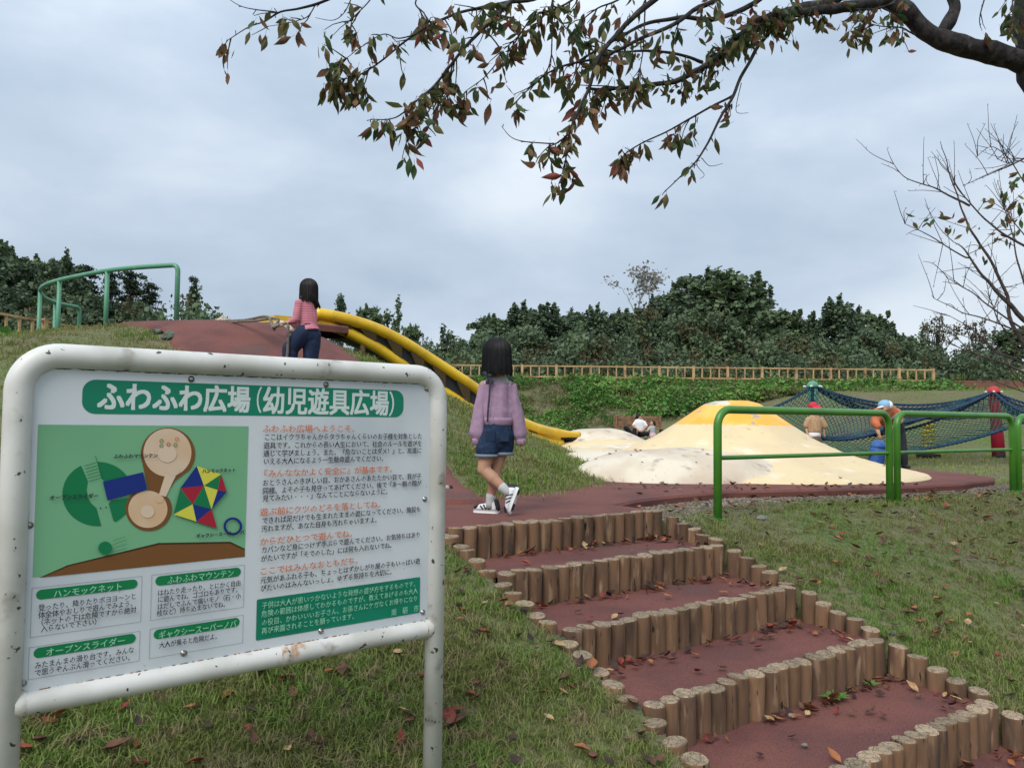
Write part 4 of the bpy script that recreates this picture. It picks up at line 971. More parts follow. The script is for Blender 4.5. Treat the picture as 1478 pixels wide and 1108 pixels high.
# skeleton points (x right, y away, z up)
hipL, kneeL, ankL = g(-.005, -.02, .53), g(-.045, -.045, .305), g(.115, -.10, .165)
hipR, kneeR, ankR = g(.095, .02, .53), g(.035, .03, .30), g(.002, .03, .085)
mb = MB()
mb.ell(g(.035, .005, 1.10), (.082, .095, .105), m=0); mb.ell(g(.030, .035, 1.065), (.062, .07, .07))
mb.cap(g(.045, 0, 1.02), g(.045, -.005, .90), .038, .045)
mb.ell(g(.02, .098, 1.085), (.012, .016, .014)); mb.ell(g(-.045, .02, 1.085), (.012, .016, .024)); mb.ell(g(.118, .01, 1.085), (.012, .016, .024))
mb.cap(g(.045, 0, .86), g(.045, 0, .62), .095, .085, .62, (1, 0, 0)); mb.cap(g(.045, 0, .60), g(.045, 0, .54), .092, .095, .72, (1, 0, 0))
mb.cap(hipL, kneeL, .064, .045); mb.cap(kneeL, kneeL.lerp(ankL, .4), .043, .044); mb.cap(kneeL.lerp(ankL, .35), ankL, .043, .026)
mb.cap(hipR, kneeR, .062, .044); mb.cap(kneeR, kneeR.lerp(ankR, .4), .042, .043); mb.cap(kneeR.lerp(ankR, .35), ankR, .042, .025)
for s_, sh, el, wr in ((-1, g(-.05, 0, .885), g(-.08, .0, .69), g(-.094, -.005, .525)), (1, g(.14, 0, .875), g(.18, .01, .68), g(.207, .015, .525))):
    mb.cap(sh, el, .034, .027); mb.cap(el, wr, .027, .019); hand(mb, wr, (0.03 * s_, .02, -1), (-s_, 0, 0), 1.0, .45)
rblob(mb, 'body', MAT['skin'], G2, .0065, 3)
mb = MB(); mb.ell(g(.035, -.006, 1.115), (.094, .104, .103)); mb.cap(g(.035, -.025, 1.08), g(.04, -.03, 1.015), .094, .098, .9, (1, 0, 0)); mb.cap(g(.035, -.03, 1.0), g(.045, -.03, .995), .092, .092, .9, (1, 0, 0))
mb2 = MB(); mb2.v, mb2.f, mb2.m, mb2.n = list(mb.v), list(mb.f), list(mb.m), mb.n
hme = remesh_mesh(mb2, 'hair', MAT['hair'], .008, 3)
bmh = bmesh.new(); bmh.from_mesh(hme)
bmesh.ops.bisect_plane(bmh, geom=bmh.verts[:] + bmh.edges[:] + bmh.faces[:], plane_co=(0, 0, .965), plane_no=(0, 0, 1), clear_inner=True)
bmh.to_mesh(hme); bmh.free(); 
ho = link(bpy.data.objects.new('hair', hme), G2)
mb = MB(); strands(mb, g(.037, -.012, 1.115), (.098, .106, .102), .957, 520, R(150), R(395), .0032, 5, 1.15); mb.build('hair', MAT['hair'], G2)
# blouse collar
mb = MB(); mb.cap(g(.045, -.005, .965), g(.045, -.005, .88), .048, .092, .66, (1, 0, 0)); mb.cap(g(-.030, -.0, .885), g(.120, -.0, .880), .040, .040, 1);  rblob(mb, 'blouse', MAT['blouse'], G2, .007, 3)
# sweatshirt: boxy body, long full sleeves gathered into cuffs
mb = MB()
mb.cap(g(.045, 0, .865), g(.045, 0, .70), .108, .108, .72, (1, 0, 0)); mb.cap(g(.045, 0, .70), g(.048, 0, .655), .108, .104, .76, (1, 0, 0))
mb.cap(g(-.045, 0, .875), g(-.078, 0, .72), .046, .048); mb.cap(g(-.078, 0, .72), g(-.095, -.005, .555), .048, .054); mb.cap(g(-.095, -.005, .555), g(-.093, -.005, .53), .052, .042)
mb.cap(g(.138, 0, .868), g(.178, .01, .70), .045, .047); mb.cap(g(.178, .01, .70), g(.205, .015, .555), .047, .051); mb.cap(g(.205, .015, .555), g(.207, .015, .53), .050, .040)
me_ = remesh_mesh(mb, 'sweatshirt', MAT['lavender'], .0065, 3, (.016, 17, 3.2))
bmh = bmesh.new(); bmh.from_mesh(me_)
bmesh.ops.bisect_plane(bmh, geom=bmh.verts[:] + bmh.edges[:] + bmh.faces[:], plane_co=g(.045, -.08, .908), plane_no=(0, -.2, -1), clear_inner=True); bmh.to_mesh(me_); bmh.free()
link(bpy.data.objects.new('sweatshirt', me_), G2)
for c in (g(-.094, -.005, .497), g(.208, .015, .497)):
    mb = MB(); mb.tube([c + Vector((0, 0, .02)), c + Vector((0, 0, .005)), c + Vector((0, 0, -.02)), c + Vector((0, 0, -.026))], [.036, .036, .034, .027], 16); mb.build('cuff', MAT['lavender'], G2)
mb = MB(); mb.tube([g(.048, 0, .66), g(.048, 0, .64), g(.048, 0, .612), g(.048, 0, .606)], [.108, .106, .102, .094], 22, flat=.80, side=(1, 0, 0)); mb.build('hem_band', MAT['lavender'], G2)
# shorts
mb = MB(); mb.cap(g(.045, 0, .60), g(.045, 0, .53), .104, .112, .80, (1, 0, 0))
mb.cap(g(.0, -.012, .54), g(-.022, -.028, .445), .074, .080); mb.cap(g(.098, .012, .54), g(.088, .02, .455), .072, .072)
me_ = remesh_mesh(mb, 'shorts', MAT['denim'], .0065, 3, (.006, 14, 7))
bmh = bmesh.new(); bmh.from_mesh(me_)
bmesh.ops.bisect_plane(bmh, geom=bmh.verts[:] + bmh.edges[:] + bmh.faces[:], plane_co=(G0.x, G0.y, .397), plane_no=(-.12, .0, 1), clear_inner=True); bmh.to_mesh(me_); bmh.free()
link(bpy.data.objects.new('shorts', me_), G2)
for c, rr_ in ((g(-.026, -.030, .400), .080), (g(.088, .02, .412), .073)):
    mb = MB(); mb.tube([c + Vector((0, 0, -.011)), c + Vector((0, 0, -.010)), c + Vector((0, 0, .010)), c + Vector((0, 0, .011))], [rr_ - .01, rr_ + .001, rr_ + .003, rr_ - .008], 22, caps=False); mb.build('turn_up', MAT['denimhem'], G2)
for x in (.0, .095):
    mb = MB(); mb.box(g(x, -.096, .535), (.062, .006, .068)); mb.build('pocket', MAT['denim'], G2, smooth=False)
# straps with a bow
for x in (-.012, .112):
    if x > .1:
        mb = MB(); mb.tube(crom([g(.10, -.085, .965), g(.128, -.075, .93), g(.148, -.045, .915), g(.15, 0, .92)], 4), .0075, 6); mb.build('strap', MAT['strap'], G2); continue
    mb = MB(); P = [g(x, -.082, .93), g(x + .004, -.098, .88), g(x + .002, -.102, .80), g(x - .006, -.100, .70), g(x - .008, -.097, .63)]
    mb.tube(crom(P, 4), .0065, 6, flat=.5, side=(1, 0, 0)); mb.build('strap', MAT['strap'], G2)
    for dx, dz in ((-.032, .024), (.030, .014), (-.012, -.034), (.016, -.03)):
        mb = MB(); c = g(x + .0, -.090, .935); mb.cap(c, c + Vector((dx, -.006, dz)), .006, .015, .45, (0, 0, 1), 8); mb.build('bow', MAT['strap'], G2)
# socks
mb = MB(); mb.tube([ankL + (kneeL - ankL).normalized() * .055, ankL + (kneeL - ankL).normalized() * .03, ankL, ankL + Vector((.03, 0, -.03))], [.032, .033, .031, .030], 14); mb.build('sock', MAT['sock'], G2)
mb = MB(); mb.tube([ankR + Vector((.003, 0, .05)), ankR + Vector((.002, 0, .02)), ankR + Vector((0, 0, -.02)), ankR + Vector((0, 0, -.05))], [.031, .033, .032, .032], 14); mb.build('sock', MAT['sock'], G2)
def shoe(parent, heel, toe, up, L=.185, mats_=('shoewhite', 'shoeblack'), k=1.0):
    heel = Vector(heel); toe = Vector(toe); d = (toe - heel).normalized(); up = Vector(up); up = (up - d * up.dot(d)).normalized(); sd = d.cross(up)
    fr = Matrix((( d.x, sd.x, up.x, heel.x), (d.y, sd.y, up.y, heel.y), (d.z, sd.z, up.z, heel.z), (0, 0, 0, 1)))
    T = lambda x, y, z: fr @ Vector((x, y, z))
    root = parent
    mb = MB(); ring = [(0, .022), (.02, .031), (.06, .030), (.10, .034), (.14, .036), (.17, .028), (L, .010)]
    out_ = [(x * L / .185, w * k) for x, w in ring] + [(x * L / .185, -w * k) for x, w in ring[::-1]]
    n = len(out_); v = [T(x, y, 0) for x, y in out_] + [T(x - .002, y * 1.08, .012) for x, y in out_] + [T(x, y, .026) for x, y in out_]
    f = [tuple(range(n)), tuple(range(2 * n, 3 * n))[::-1]]
    for j in (0, 1):
        for i in range(n): f.append((j * n + i, j * n + (i + 1) % n, (j + 1) * n + (i + 1) % n, (j + 1) * n + i))
    mb.add(v, f); s_ = mb.build('sole', MAT[mats_[0]], root)
    mb = MB(); mb.cap(T(.03, 0, .035), T(.045, 0, .07), .030 * k, .031 * k, 1); mb.cap(T(.05, 0, .045), T(.12, 0, .032), .033 * k, .027 * k, 1); mb.cap(T(.12, 0, .033), T(L - .035, 0, .030), .029 * k, .022 * k)
    rblob(mb, 'shoe', MAT[mats_[0]], root, .005, 2)
    for sg in (-1, 1):
        for x in (.062, .085, .108):
            mb = MB(); mb.cap(T(x + .014, sg * .026 * k, .064 - (x - .06) * .35), T(x - .006, sg * .034 * k, .028), .0055, .0055, .6, None, 6); mb.build('stripe', MAT[mats_[1]], root)
    mb = MB(); mb.cap(T(.006, 0, .035), T(.016, 0, .08), .022 * k, .020 * k, 1); mb.cap(T(L - .03, 0, .034), T(L - .018, 0, .03), .024 * k, .020 * k, .8); mb.build('overlay', MAT[mats_[1]], root)
    for x, w, l in ((.03, .018, .03), (.135, .024, .05)):
        mb = MB(); mb.box((0, 0, 0), (l, w * 2, .006), mat=fr @ Matrix.Translation((x, 0, -.002))); mb.build('tread', MAT[mats_[1]], root, smooth=False)
shoe(G2, ankR + Vector((.055, -.015, -.084)), ankR + Vector((-.12, .055, -.084)), (0, 0, 1))
shoe(G2, ankL + Vector((.088, -.005, .02)), ankL + Vector((.024, -.03, -.158)), (-.93, .25, .3))

# girl climbing with the rope ------------------------------------------------
H0 = at(441, 544, 8.95); 
G1 = empty('person', (H0.x, H0.y, H0.z), 'girl in a pink striped top and navy trousers climbing the red ramp by a rope', 'girl')
def h(x, y, z): return Vector((H0.x + x, H0.y + y, H0.z + z))
MAT['pink'] = M('pink_striped_knit', (.46, .115, .17), .85)
_t = MAT['pink'].node_tree; _b = _t.nodes['Principled BSDF']; _w = _t.nodes.new('ShaderNodeTexWave'); _w.bands_direction = 'Z'; _w.inputs['Scale'].default_value = 12.5; _w.inputs['Distortion'].default_value = .6
_g = _t.nodes.new('ShaderNodeNewGeometry'); _t.links.new(_g.outputs['Position'], _w.inputs['Vector'])
_r2 = _t.nodes.new('ShaderNodeMapRange'); _r2.inputs[1].default_value = .62; _r2.inputs[2].default_value = .8; _t.links.new(_w.outputs['Fac'], _r2.inputs[0])
_x = _t.nodes.new('ShaderNodeMix'); _x.data_type = 'RGBA'; _x.inputs[6].default_value = (.45, .12, .17, 1); _x.inputs[7].default_value = (.48, .25, .27, 1); _t.links.new(_r2.outputs[0], _x.inputs[0]); _t.links.new(_x.outputs[2], _b.inputs['Base Color'])
mb = MB()
mb.ell(h(.0, 0, 1.03), (.088, .085, .105)); mb.ell(h(-.03, .02, 1.0), (.065, .06, .07)); mb.ell(h(-.095, .04, 1.01), (.014, .012, .014)); mb.ell(h(-.01, -.075, 1.02), (.016, .012, .022)); mb.ell(h(0, .088, 1.02), (.016, .012, .022))
mb.cap(h(-.0, 0, .96), h(-.01, 0, .86), .036, .042)
mb.cap(h(-.01, 0, .83), h(.02, 0, .58), .10, .085, .7, (1, 0, 0)); mb.cap(h(.02, 0, .55), h(.02, 0, .52), .095, .09)
mb.cap(h(-.02, -.05, .52), h(-.17, -.05, .34), .07, .05); mb.cap(h(-.17, -.05, .34), h(-.16, -.05, .14), .046, .032)
mb.cap(h(.05, .04, .5), h(.06, .04, .27), .068, .048); mb.cap(h(.06, .04, .27), h(.09, .04, .06), .045, .03)
sh, el, wr = h(-.075, -.075, .85), h(-.095, -.09, .665), h(-.215, -.10, .612)
mb.cap(sh, el, .034, .028); mb.cap(el, wr, .028, .019); hand(mb, wr, (-1, 0, -.15), (0, -.3, 1), 1.0, .9)
sh2, el2, wr2 = h(-.06, .09, .85), h(-.13, .11, .69), h(-.36, .06, .605)
mb.cap(sh2, el2, .034, .028); mb.cap(el2, wr2, .028, .019); hand(mb, wr2, (-1, 0, -.05), (0, -.3, 1), 1.0, .9)
rblob(mb, 'body', MAT['skin'], G1, .008, 3)
mb = MB(); mb.ell(h(.012, 0, 1.05), (.100, .100, .106)); mb.cap(h(.03, 0, 1.0), h(.05, 0, .90), .092, .075, 1); mb.cap(h(.05, 0, .9), h(.085, -.0, .83), .07, .045); rblob(mb, 'hair', MAT['hair2'], G1, .009, 3)
mb = MB(); strands(mb, h(.014, 0, 1.05), (.104, .104, .106), H0.z + .875, 300, R(-150), R(150), .0042, 11, 1.0)
for k in range(60):
    q = random.uniform(-.08, .08); mb.tube([h(.08, q, 1.0), h(.105, q * .95, .92), h(.115 + random.random() * .02, q * .8, .86), h(.125 + random.random() * .03, q * .7, .80 + random.random() * .04)], [.004, .004, .003, .001], 3)
mb.build('hair', MAT['hair2'], G1)
mb = MB(); mb.cap(h(-.01, 0, .835), h(.02, 0, .60), .118, .108, .80, (1, 0, 0)); mb.tube([h(.022, 0, .60), h(.025, 0, .57), h(.028, 0, .545)], [.10, .112, .125], 18)
mb.cap(sh, el, .050, .044); mb.cap(el, el.lerp(wr, .35), .044, .038); mb.cap(sh2, el2, .048, .042); mb.cap(el2, el2.lerp(wr2, .4), .042, .036)
rblob(mb, 'top', MAT['pink'], G1, .008, 3, (.010, 12, 8))
mb = MB(); mb.cap(h(.025, 0, .555), h(.02, 0, .50), .105, .115, .95, (1, 0, 0)); mb.cap(h(-.03, -.05, .50), h(-.17, -.05, .33), .102, .094); mb.cap(h(-.17, -.05, .33), h(-.175, -.05, .12), .092, .080)
mb.cap(h(.055, .035, .50), h(.05, .04, .27), .105, .096); mb.cap(h(.05, .04, .27), h(.06, .04, .09), .095, .082); rblob(mb, 'trousers', MAT['navy'], G1, .009, 3, (.012, 9, 6))
for a, b in ((h(-.12, -.05, .04), h(-.30, -.02, .06)), (h(.13, .04, -.02), h(-.05, .06, .0))):
    mb = MB(); mb.cap(a + Vector((0, 0, .03)), b + Vector((0, 0, .03)), .034, .030, 1); mb.build('shoe', MAT['shoegrey'], G1)
H1 = at(441, 544, 8.1); KS = .905
G1.location = H1; G1.scale = (KS, KS, KS)
tr1 = lambda p: H1 + (p - H0) * KS
# climbing rope: twisted strands from the crest to her hands and down the ramp
RP = empty('climbing_rope', at(325, 464, 9.9), 'thick twisted grey rope lying on the ramp crest and hanging from the girl’s hand', 'rope')
def twisted(P, r, name, turns=18):
    P = crom(P, 8); mb = MB(); n = len(P)
    Q = []
    acc = 0; Lc = [0]
    for i in range(1, n): acc += (P[i] - P[i - 1]).length; Lc.append(acc)
    m_ = int(acc / .012) + 2; S2 = []
    for i in range(m_):
        s = acc * i / (m_ - 1); j = max(k for k in range(n) if Lc[k] <= s + 1e-9); j = min(j, n - 2); S2.append(P[j].lerp(P[j + 1], (s - Lc[j]) / max(Lc[j + 1] - Lc[j], 1e-6)))
    for st in range(3):
        pts = []
        for i, p in enumerate(S2):
            t = (S2[min(i + 1, m_ - 1)] - S2[max(i - 1, 0)]).normalized(); a = t.orthogonal().normalized()
            if abs(t.y) < .95: a = (Vector((0, 1, 0)) - t * t.y).normalized()
            b = t.cross(a); an = 2 * math.pi * (i * .012 / .085 + st / 3); pts.append(p + (a * math.cos(an) + b * math.sin(an)) * r * .5)
        mb.tube(pts, r * .56, 6)
    return mb.build(name, MAT['ropemat'], RP)
wA, wB = tr1(wr + Vector((-.05, 0, -.01))), tr1(wr2 + Vector((-.05, 0, -.01)))
twisted([at(325, 463, 9.7), at(352, 462, 9.3), at(385, 457, 8.8), wB, wA, tr1(h(-.185, -.13, .60)), tr1(h(-.17, -.16, .50)), tr1(h(-.17, -.165, .25)), tr1(h(-.18, -.25, .0)), tr1(h(-.16, -.6, -.28))], .016, 'rope_strand')
twisted([at(325, 465, 9.7), at(365, 463, 9.1), at(400, 460, 8.5), wB + Vector((0, .03, -.03))], .016, 'rope_strand')
mb = MB(); c = at(327, 463, 9.85)
for k in range(7): mb.ell(c + Vector((random.gauss(0, .06), random.gauss(0, .04), random.gauss(0, .015))), (.05, .035, .03), nu=9, nv=6)
mb.v = [(x + random.gauss(0, .004), y, z + random.gauss(0, .004)) for x, y, z in mb.v]
mb.build('frayed_knot', MAT['ropeend'], RP)
mb = MB(); P = crom([at(394, 468, 9.3), at(404, 466, 9.2), at(414, 470, 9.1), at(421, 478, 9.0)], 5); mb.tube(P, [.02] * 3 + [.034] * (len(P) - 3), 10); mb.build('rope_end', MAT['ropeend'], RP)

# seated adult and child on the bench ---------------------------------------
def fx(px, py, Y): return at(px, py, Y)
A_ = empty('person', (4.3, 27.8, -.08), 'adult in a white shirt and black trousers sitting cross-legged on the far bench', 'adult')
Y = 27.55; Z1385 = lambda x, y: (880 + x / 13.85, 580 + y / 13.85)
def s_(x, y, dy=0): return at(*Z1385(x, y), Y + dy)
mb = MB(); mb.ell(s_(590, 315), (.085, .10, .12)); mb.ell(s_(628, 350, -.06), (.03, .04, .03)); mb.ell(s_(650, 338, -.07), (.02, .02, .02)); mb.cap(s_(595, 365), s_(595, 410), .05, .06)
mb.cap(s_(590, 420), s_(600, 600), .16, .14, .7, (1, 0, 0))
for a, b, c, dy in ((470, 480, -1, -.05), (730, 480, 1, -.05)):
    mb.cap(s_(520 if c < 0 else 690, 420), s_(a, b, dy), .055, .045)
mb.cap(s_(478, 490, -.05), s_(600, 580, -.3), .04, .03); mb.cap(s_(735, 490, -.05), s_(660, 575, -.3), .04, .03)
hand(mb, s_(600, 580, -.3), (1, 0, -.2), (0, -1, 0), 1.4, .8); hand(mb, s_(660, 580, -.3), (-1, 0, -.2), (0, -1, 0), 1.4, .8)
mb.cap(s_(560, 610), s_(530, 570, -.45), .08, .06); mb.cap(s_(530, 570, -.45), s_(520, 770, -.5), .055, .04); rblob(mb, 'body', MAT['skin'], A_, .02, 2)
mb = MB(); mb.ell(s_(578, 298, .02), (.105, .115, .115)); mb.ell(s_(560, 325, .03), (.09, .10, .10)); rblob(mb, 'hair', MAT['hair'], A_, .02, 2)
mb = MB(); mb.cap(s_(592, 425), s_(610, 590), .19, .165, .75, (1, 0, 0)); mb.cap(s_(515, 415), s_(478, 470, -.03), .075, .065); mb.cap(s_(690, 415), s_(728, 475, -.03), .075, .065); rblob(mb, 'shirt', MAT['tee'], A_, .02, 2, (.02, 5, 3))
mb = MB(); mb.cap(s_(560, 620), s_(660, 630), .13, .12); mb.cap(s_(545, 615), s_(500, 560, -.45), .105, .085); mb.cap(s_(500, 560, -.45), s_(520, 740, -.5), .08, .06)
mb.cap(s_(560, 640, -.1), s_(760, 630, -.35), .095, .075); mb.cap(s_(440, 640, -.15), s_(320, 520, -.2), .09, .085); mb.cap(s_(560, 660, -.1), s_(440, 640, -.2), .09, .09); rblob(mb, 'trousers', MAT['black'], A_, .02, 2)
mb = MB(); mb.cap(s_(515, 770, -.45), s_(520, 785, -.62), .05, .045, .7, (1, 0, 0)); mb.build('shoe', MAT['blackbase'], A_)
K_ = empty('person', (5.0, 27.8, -.08), 'small child in a pale grey top and pink skirt beside the adult on the bench', 'child')
mb = MB(); mb.ell(s_(850, 430), (.08, .085, .095)); mb.ell(s_(812, 440, -.05), (.02, .03, .02)); mb.cap(s_(850, 480), s_(850, 640), .09, .10, .8, (1, 0, 0)); mb.cap(s_(800, 520), s_(745, 585, -.2), .035, .028); hand(mb, s_(745, 585, -.2), (-1, 0, -.3), (0, -1, 0), 1.0, .6)
mb.cap(s_(820, 670), s_(775, 680, -.3), .05, .04); mb.cap(s_(775, 680, -.3), s_(775, 790, -.3), .04, .03); mb.cap(s_(870, 670), s_(870, 700, -.3), .05, .04); mb.cap(s_(870, 690, -.3), s_(875, 780, -.3), .04, .03); rblob(mb, 'body', MAT['skin'], K_, .016, 2)
mb = MB(); mb.ell(s_(868, 420, .01), (.09, .095, .10)); mb.ell(s_(895, 455, .03), (.05, .06, .06)); rblob(mb, 'hair', MAT['hair2'], K_, .016, 2)
mb = MB(); mb.cap(s_(850, 520), s_(850, 590), .12, .12, .8, (1, 0, 0)); mb.cap(s_(800, 515), s_(765, 560, -.12), .05, .045); rblob(mb, 'top', MAT['greytop'], K_, .018, 2)
mb = MB(); mb.cap(s_(850, 640), s_(840, 690, -.15), .14, .17, .7, (1, 0, 0)); mb.cap(s_(900, 700, -.1), s_(990, 700, -.1), .06, .05); rblob(mb, 'skirt', MAT['pinkskirt'], K_, .018, 2)
for x in (772, 872):
    mb = MB(); mb.cap(s_(x, 790, -.28), s_(x, 800, -.4), .035, .035, .8, (1, 0, 0)); mb.build('shoe', MAT['shoegrey'], K_)

# boy in the red cap -----------------------------------------------------------
Zb = lambda x, y: (1130 + x / 7.385, 560 + y / 7.385)
Yb = 13.6
def b_(x, y, dy=0): return at(*Zb(x, y), Yb + dy)
fz = -.09
B_ = empty('person', (b_(330, 700).x, Yb, fz), 'small boy in a red cap and beige shirt standing behind the sand coloured dome', 'boy')
fl = b_(300, 740); fr2 = b_(370, 745)
mb = MB(); mb.ell(b_(335, 222), (.068, .078, .088)); mb.ell(b_(348, 240, -.05), (.045, .04, .04)); mb.ell(b_(358, 240, -.085), (.010, .012, .011)); mb.ell(b_(285, 235, .0), (.010, .015, .02)); mb.cap(b_(335, 270), b_(335, 310), .035, .04)
mb.cap(b_(335, 350), b_(335, 500), .10, .095, .75, (1, 0, 0))
mb.cap(b_(262, 345), b_(248, 430), .032, .027); mb.cap(b_(248, 430), b_(262, 490, -.08), .026, .02); hand(mb, b_(262, 492, -.08), (.1, -.1, -1), (1, 0, 0), .9, .5)
mb.cap(b_(415, 345), b_(440, 430), .032, .027); mb.cap(b_(440, 430), b_(440, 490), .026, .02); hand(mb, b_(440, 490), (0, 0, -1), (-1, 0, 0), .9, .4)
kl, kr = b_(290, 610), b_(368, 610)
for a, k2, ft in ((b_(300, 520), kl, fl), (b_(370, 520), kr, fr2)):
    mb.cap(a, k2, .058, .042); mb.cap(k2, Vector((ft.x, ft.y, fz + .06)), .04, .028)
rblob(mb, 'body', MAT['skin'], B_, .011, 2)
for x, y in ((343, 218), (372, 218)):
    mb = MB(); mb.ell(b_(x, y, -.075), (.008, .006, .006), nu=8, nv=6); mb.build('eye', MAT['blackbase'], B_)
mb = MB(); mb.ell(b_(330, 215, .015), (.077, .085, .085)); rblob(mb, 'hair', MAT['hair'], B_, .012, 2)
mb = MB(); mb.ell(b_(322, 190, .01), (.085, .092, .075)); mb.cap(b_(290, 225, .02), b_(272, 232, .05), .03, .022); rblob(mb, 'cap', MAT['redcap'], B_, .011, 2)
mb = MB(); mb.cap(b_(345, 195, -.08), b_(378, 205, -.12), .055, .05, .16, (1, -.3, 0)); mb.build('cap_peak', MAT['redcap'], B_)
mb = MB(); mb.cap(b_(335, 350), b_(332, 450), .125, .128, .75, (1, 0, 0)); mb.cap(b_(270, 340), b_(250, 400), .06, .058); mb.cap(b_(405, 340), b_(445, 405), .06, .056); rblob(mb, 'shirt', MAT['beige'], B_, .011, 2, (.01, 8, 4))
mb = MB(); mb.cap(b_(332, 500), b_(335, 515), .122, .11, .78, (1, 0, 0)); rblob(mb, 'undershirt', MAT['tee'], B_, .011, 2)
mb = MB(); mb.cap(b_(335, 540), b_(335, 550), .11, .11, .85, (1, 0, 0)); mb.cap(b_(298, 560), kl, .072, .062); mb.cap(kl, Vector((fl.x, fl.y, fz + .09)), .06, .052); mb.cap(b_(372, 560), kr, .072, .062); mb.cap(kr, Vector((fr2.x, fr2.y, fz + .09)), .06, .052); rblob(mb, 'trousers', MAT['khaki'], B_, .012, 2, (.01, 7, 6))
for ft in (fl, fr2):
    mb = MB(); mb.cap((ft.x, ft.y + .03, fz + .035), (ft.x, ft.y - .09, fz + .03), .036, .034, .8, (1, 0, 0)); mb.build('shoe', MAT['shoegrey'], B_)

# bending man --------------------------------------------------------------------
Ym = 12.3
def m2(x, y, dy=0): return at(*Zb(x, y), Ym + dy)
M_ = empty('person', (m2(1200, 880).x, Ym, -.08), 'person in an orange jacket and pale blue cap bending over by the barriers', 'person')
mb = MB(); mb.ell(m2(1085, 195, -.25), (.085, .10, .10)); mb.ell(m2(1085, 230, -.32), (.03, .03, .03)); mb.cap(m2(1100, 230, -.2), m2(1120, 250, -.12), .055, .06)
mb.cap(m2(1110, 265, -.1), m2(1180, 370, .1), .16, .14, .7, (1, 0, .6))
mb.cap(m2(1000, 275, -.12), m2(985, 380, -.2), .05, .042); mb.cap(m2(985, 380, -.2), m2(1020, 480, -.3), .04, .03); hand(mb, m2(1020, 480, -.3), (.1, 0, -1), (-1, 0, 0), 1.35, .5)
mb.cap(m2(1220, 270, -.05), m2(1255, 350, -.15), .05, .042); mb.cap(m2(1255, 350, -.15), m2(1190, 400, -.32), .04, .03); hand(mb, m2(1190, 402, -.32), (-.7, 0, -.7), (0, -1, 0), 1.35, .5)
mb.cap(m2(1160, 420, .12), m2(1190, 610, .06), .085, .06); mb.cap(m2(1190, 610, .06), m2(1205, 800, .1), .055, .04)
mb.cap(m2(1215, 420, .15), m2(1270, 640, .1), .085, .06); mb.cap(m2(1270, 640, .1), m2(1297, 840, .15), .055, .04); rblob(mb, 'body', MAT['skin'], M_, .014, 2)
mb = MB(); mb.ell(m2(1085, 180, -.24), (.10, .115, .085)); rblob(mb, 'cap', MAT['bluecap'], M_, .012, 2)
mb = MB(); mb.ell(m2(1118, 182, -.25), (.07, .10, .075)); mb.cap(m2(1050, 200, -.3), m2(1030, 205, -.34), .05, .045, .3, (0, 1, 0)); rblob(mb, 'cap_panel', MAT['tee'], M_, .012, 2)
mb = MB(); mb.cap(m2(1085, 270, -.12), m2(1165, 345, .08), .18, .165, .75, (1, 0, .5)); mb.cap(m2(1010, 262, -.12), m2(985, 365, -.2), .08, .07); mb.cap(m2(985, 365, -.2), m2(1010, 400, -.27), .068, .055); mb.cap(m2(1205, 262, -.05), m2(1245, 330, -.12), .08, .065); rblob(mb, 'jacket', MAT['orangetop'], M_, .014, 2, (.018, 7, 4))
mb = MB(); mb.cap(m2(1110, 345, -.14), m2(1190, 295, -.16), .065, .075, .5, (0, 1, 0)); mb.cap(m2(1180, 300, -.15), m2(1228, 340, -.13), .03, .03); rblob(mb, 'waist_bag', MAT['greybag'], M_, .013, 2)
mb = MB(); mb.cap(m2(1175, 385, .1), m2(1195, 420, .12), .15, .14); mb.cap(m2(1150, 430, .12), m2(1190, 610, .06), .11, .08); mb.cap(m2(1190, 610, .06), m2(1207, 800, .1), .075, .062); mb.cap(m2(1215, 430, .15), m2(1270, 640, .1), .11, .08); mb.cap(m2(1270, 640, .1), m2(1297, 835, .15), .075, .06); rblob(mb, 'trousers', MAT['charcoal'], M_, .014, 2, (.014, 6, 5))
for x, y in ((1208, 850), (1300, 880)):
    c = m2(x, y, .1); mb = MB(); mb.cap((c.x, c.y + .05, -.04), (c.x - .02, c.y - .14, -.045), .048, .042, .75, (1, 0, 0)); mb.build('shoe', MAT['blackbase'], M_)

# pair of trainers left by the ramp
for i, (u, v, rz) in enumerate(((653, 717, 20), (662, 713, -25))):
    c = onz(u, v, .0); t = empty('trainer', (c.x, c.y, 0), ['grey trainer left on the paving by the sign post', 'grey trainer lying nearer the climbing ramp foot'][i], 'shoe', 'trainers left by the climbing ramp')
    d = Vector((math.cos(R(rz + 160)), math.sin(R(rz + 160)), 0)); shoe(t, (c.x, c.y, .002), Vector((c.x, c.y, .002)) + d, (0, 0, 1), .15, ('shoegrey', 'shoeblack'), .85)

# ------------------------------------------------------------------ information board
SA, SB = Vector((-1.155, 1.80, 0)), Vector((-.243, 2.52, 0))
sd_ = (SB - SA).normalized(); SW = (SB - SA).length; sang = math.atan2(sd_.y, sd_.x); nrm = Vector((sd_.y, -sd_.x, 0))
SG = empty('information_board', (SA.x, SA.y, gz(SA.x, SA.y)), 'white playground information board with green title in a white tube frame', 'sign')
SG.rotation_euler = (0, 0, sang)
ztop, zbot, pr = .791, -.022, .0303
gA, gB = gz(SA.x, SA.y) - .15, gz(SB.x, SB.y) - .15
Pp = [Vector((SA.x, SA.y, gA))]; rc = .085
for k in range(11):
    a = math.pi / 2 * k / 10; Pp.append(Vector((SA.x, SA.y, ztop - rc)) + sd_ * rc * (1 - math.cos(a)) + Vector((0, 0, rc * math.sin(a))))
for k in range(11):
    a = math.pi / 2 * k / 10; Pp.append(Vector((SB.x, SB.y, ztop - rc)) - sd_ * rc * (1 - math.sin(a)) + Vector((0, 0, rc * math.cos(a))))
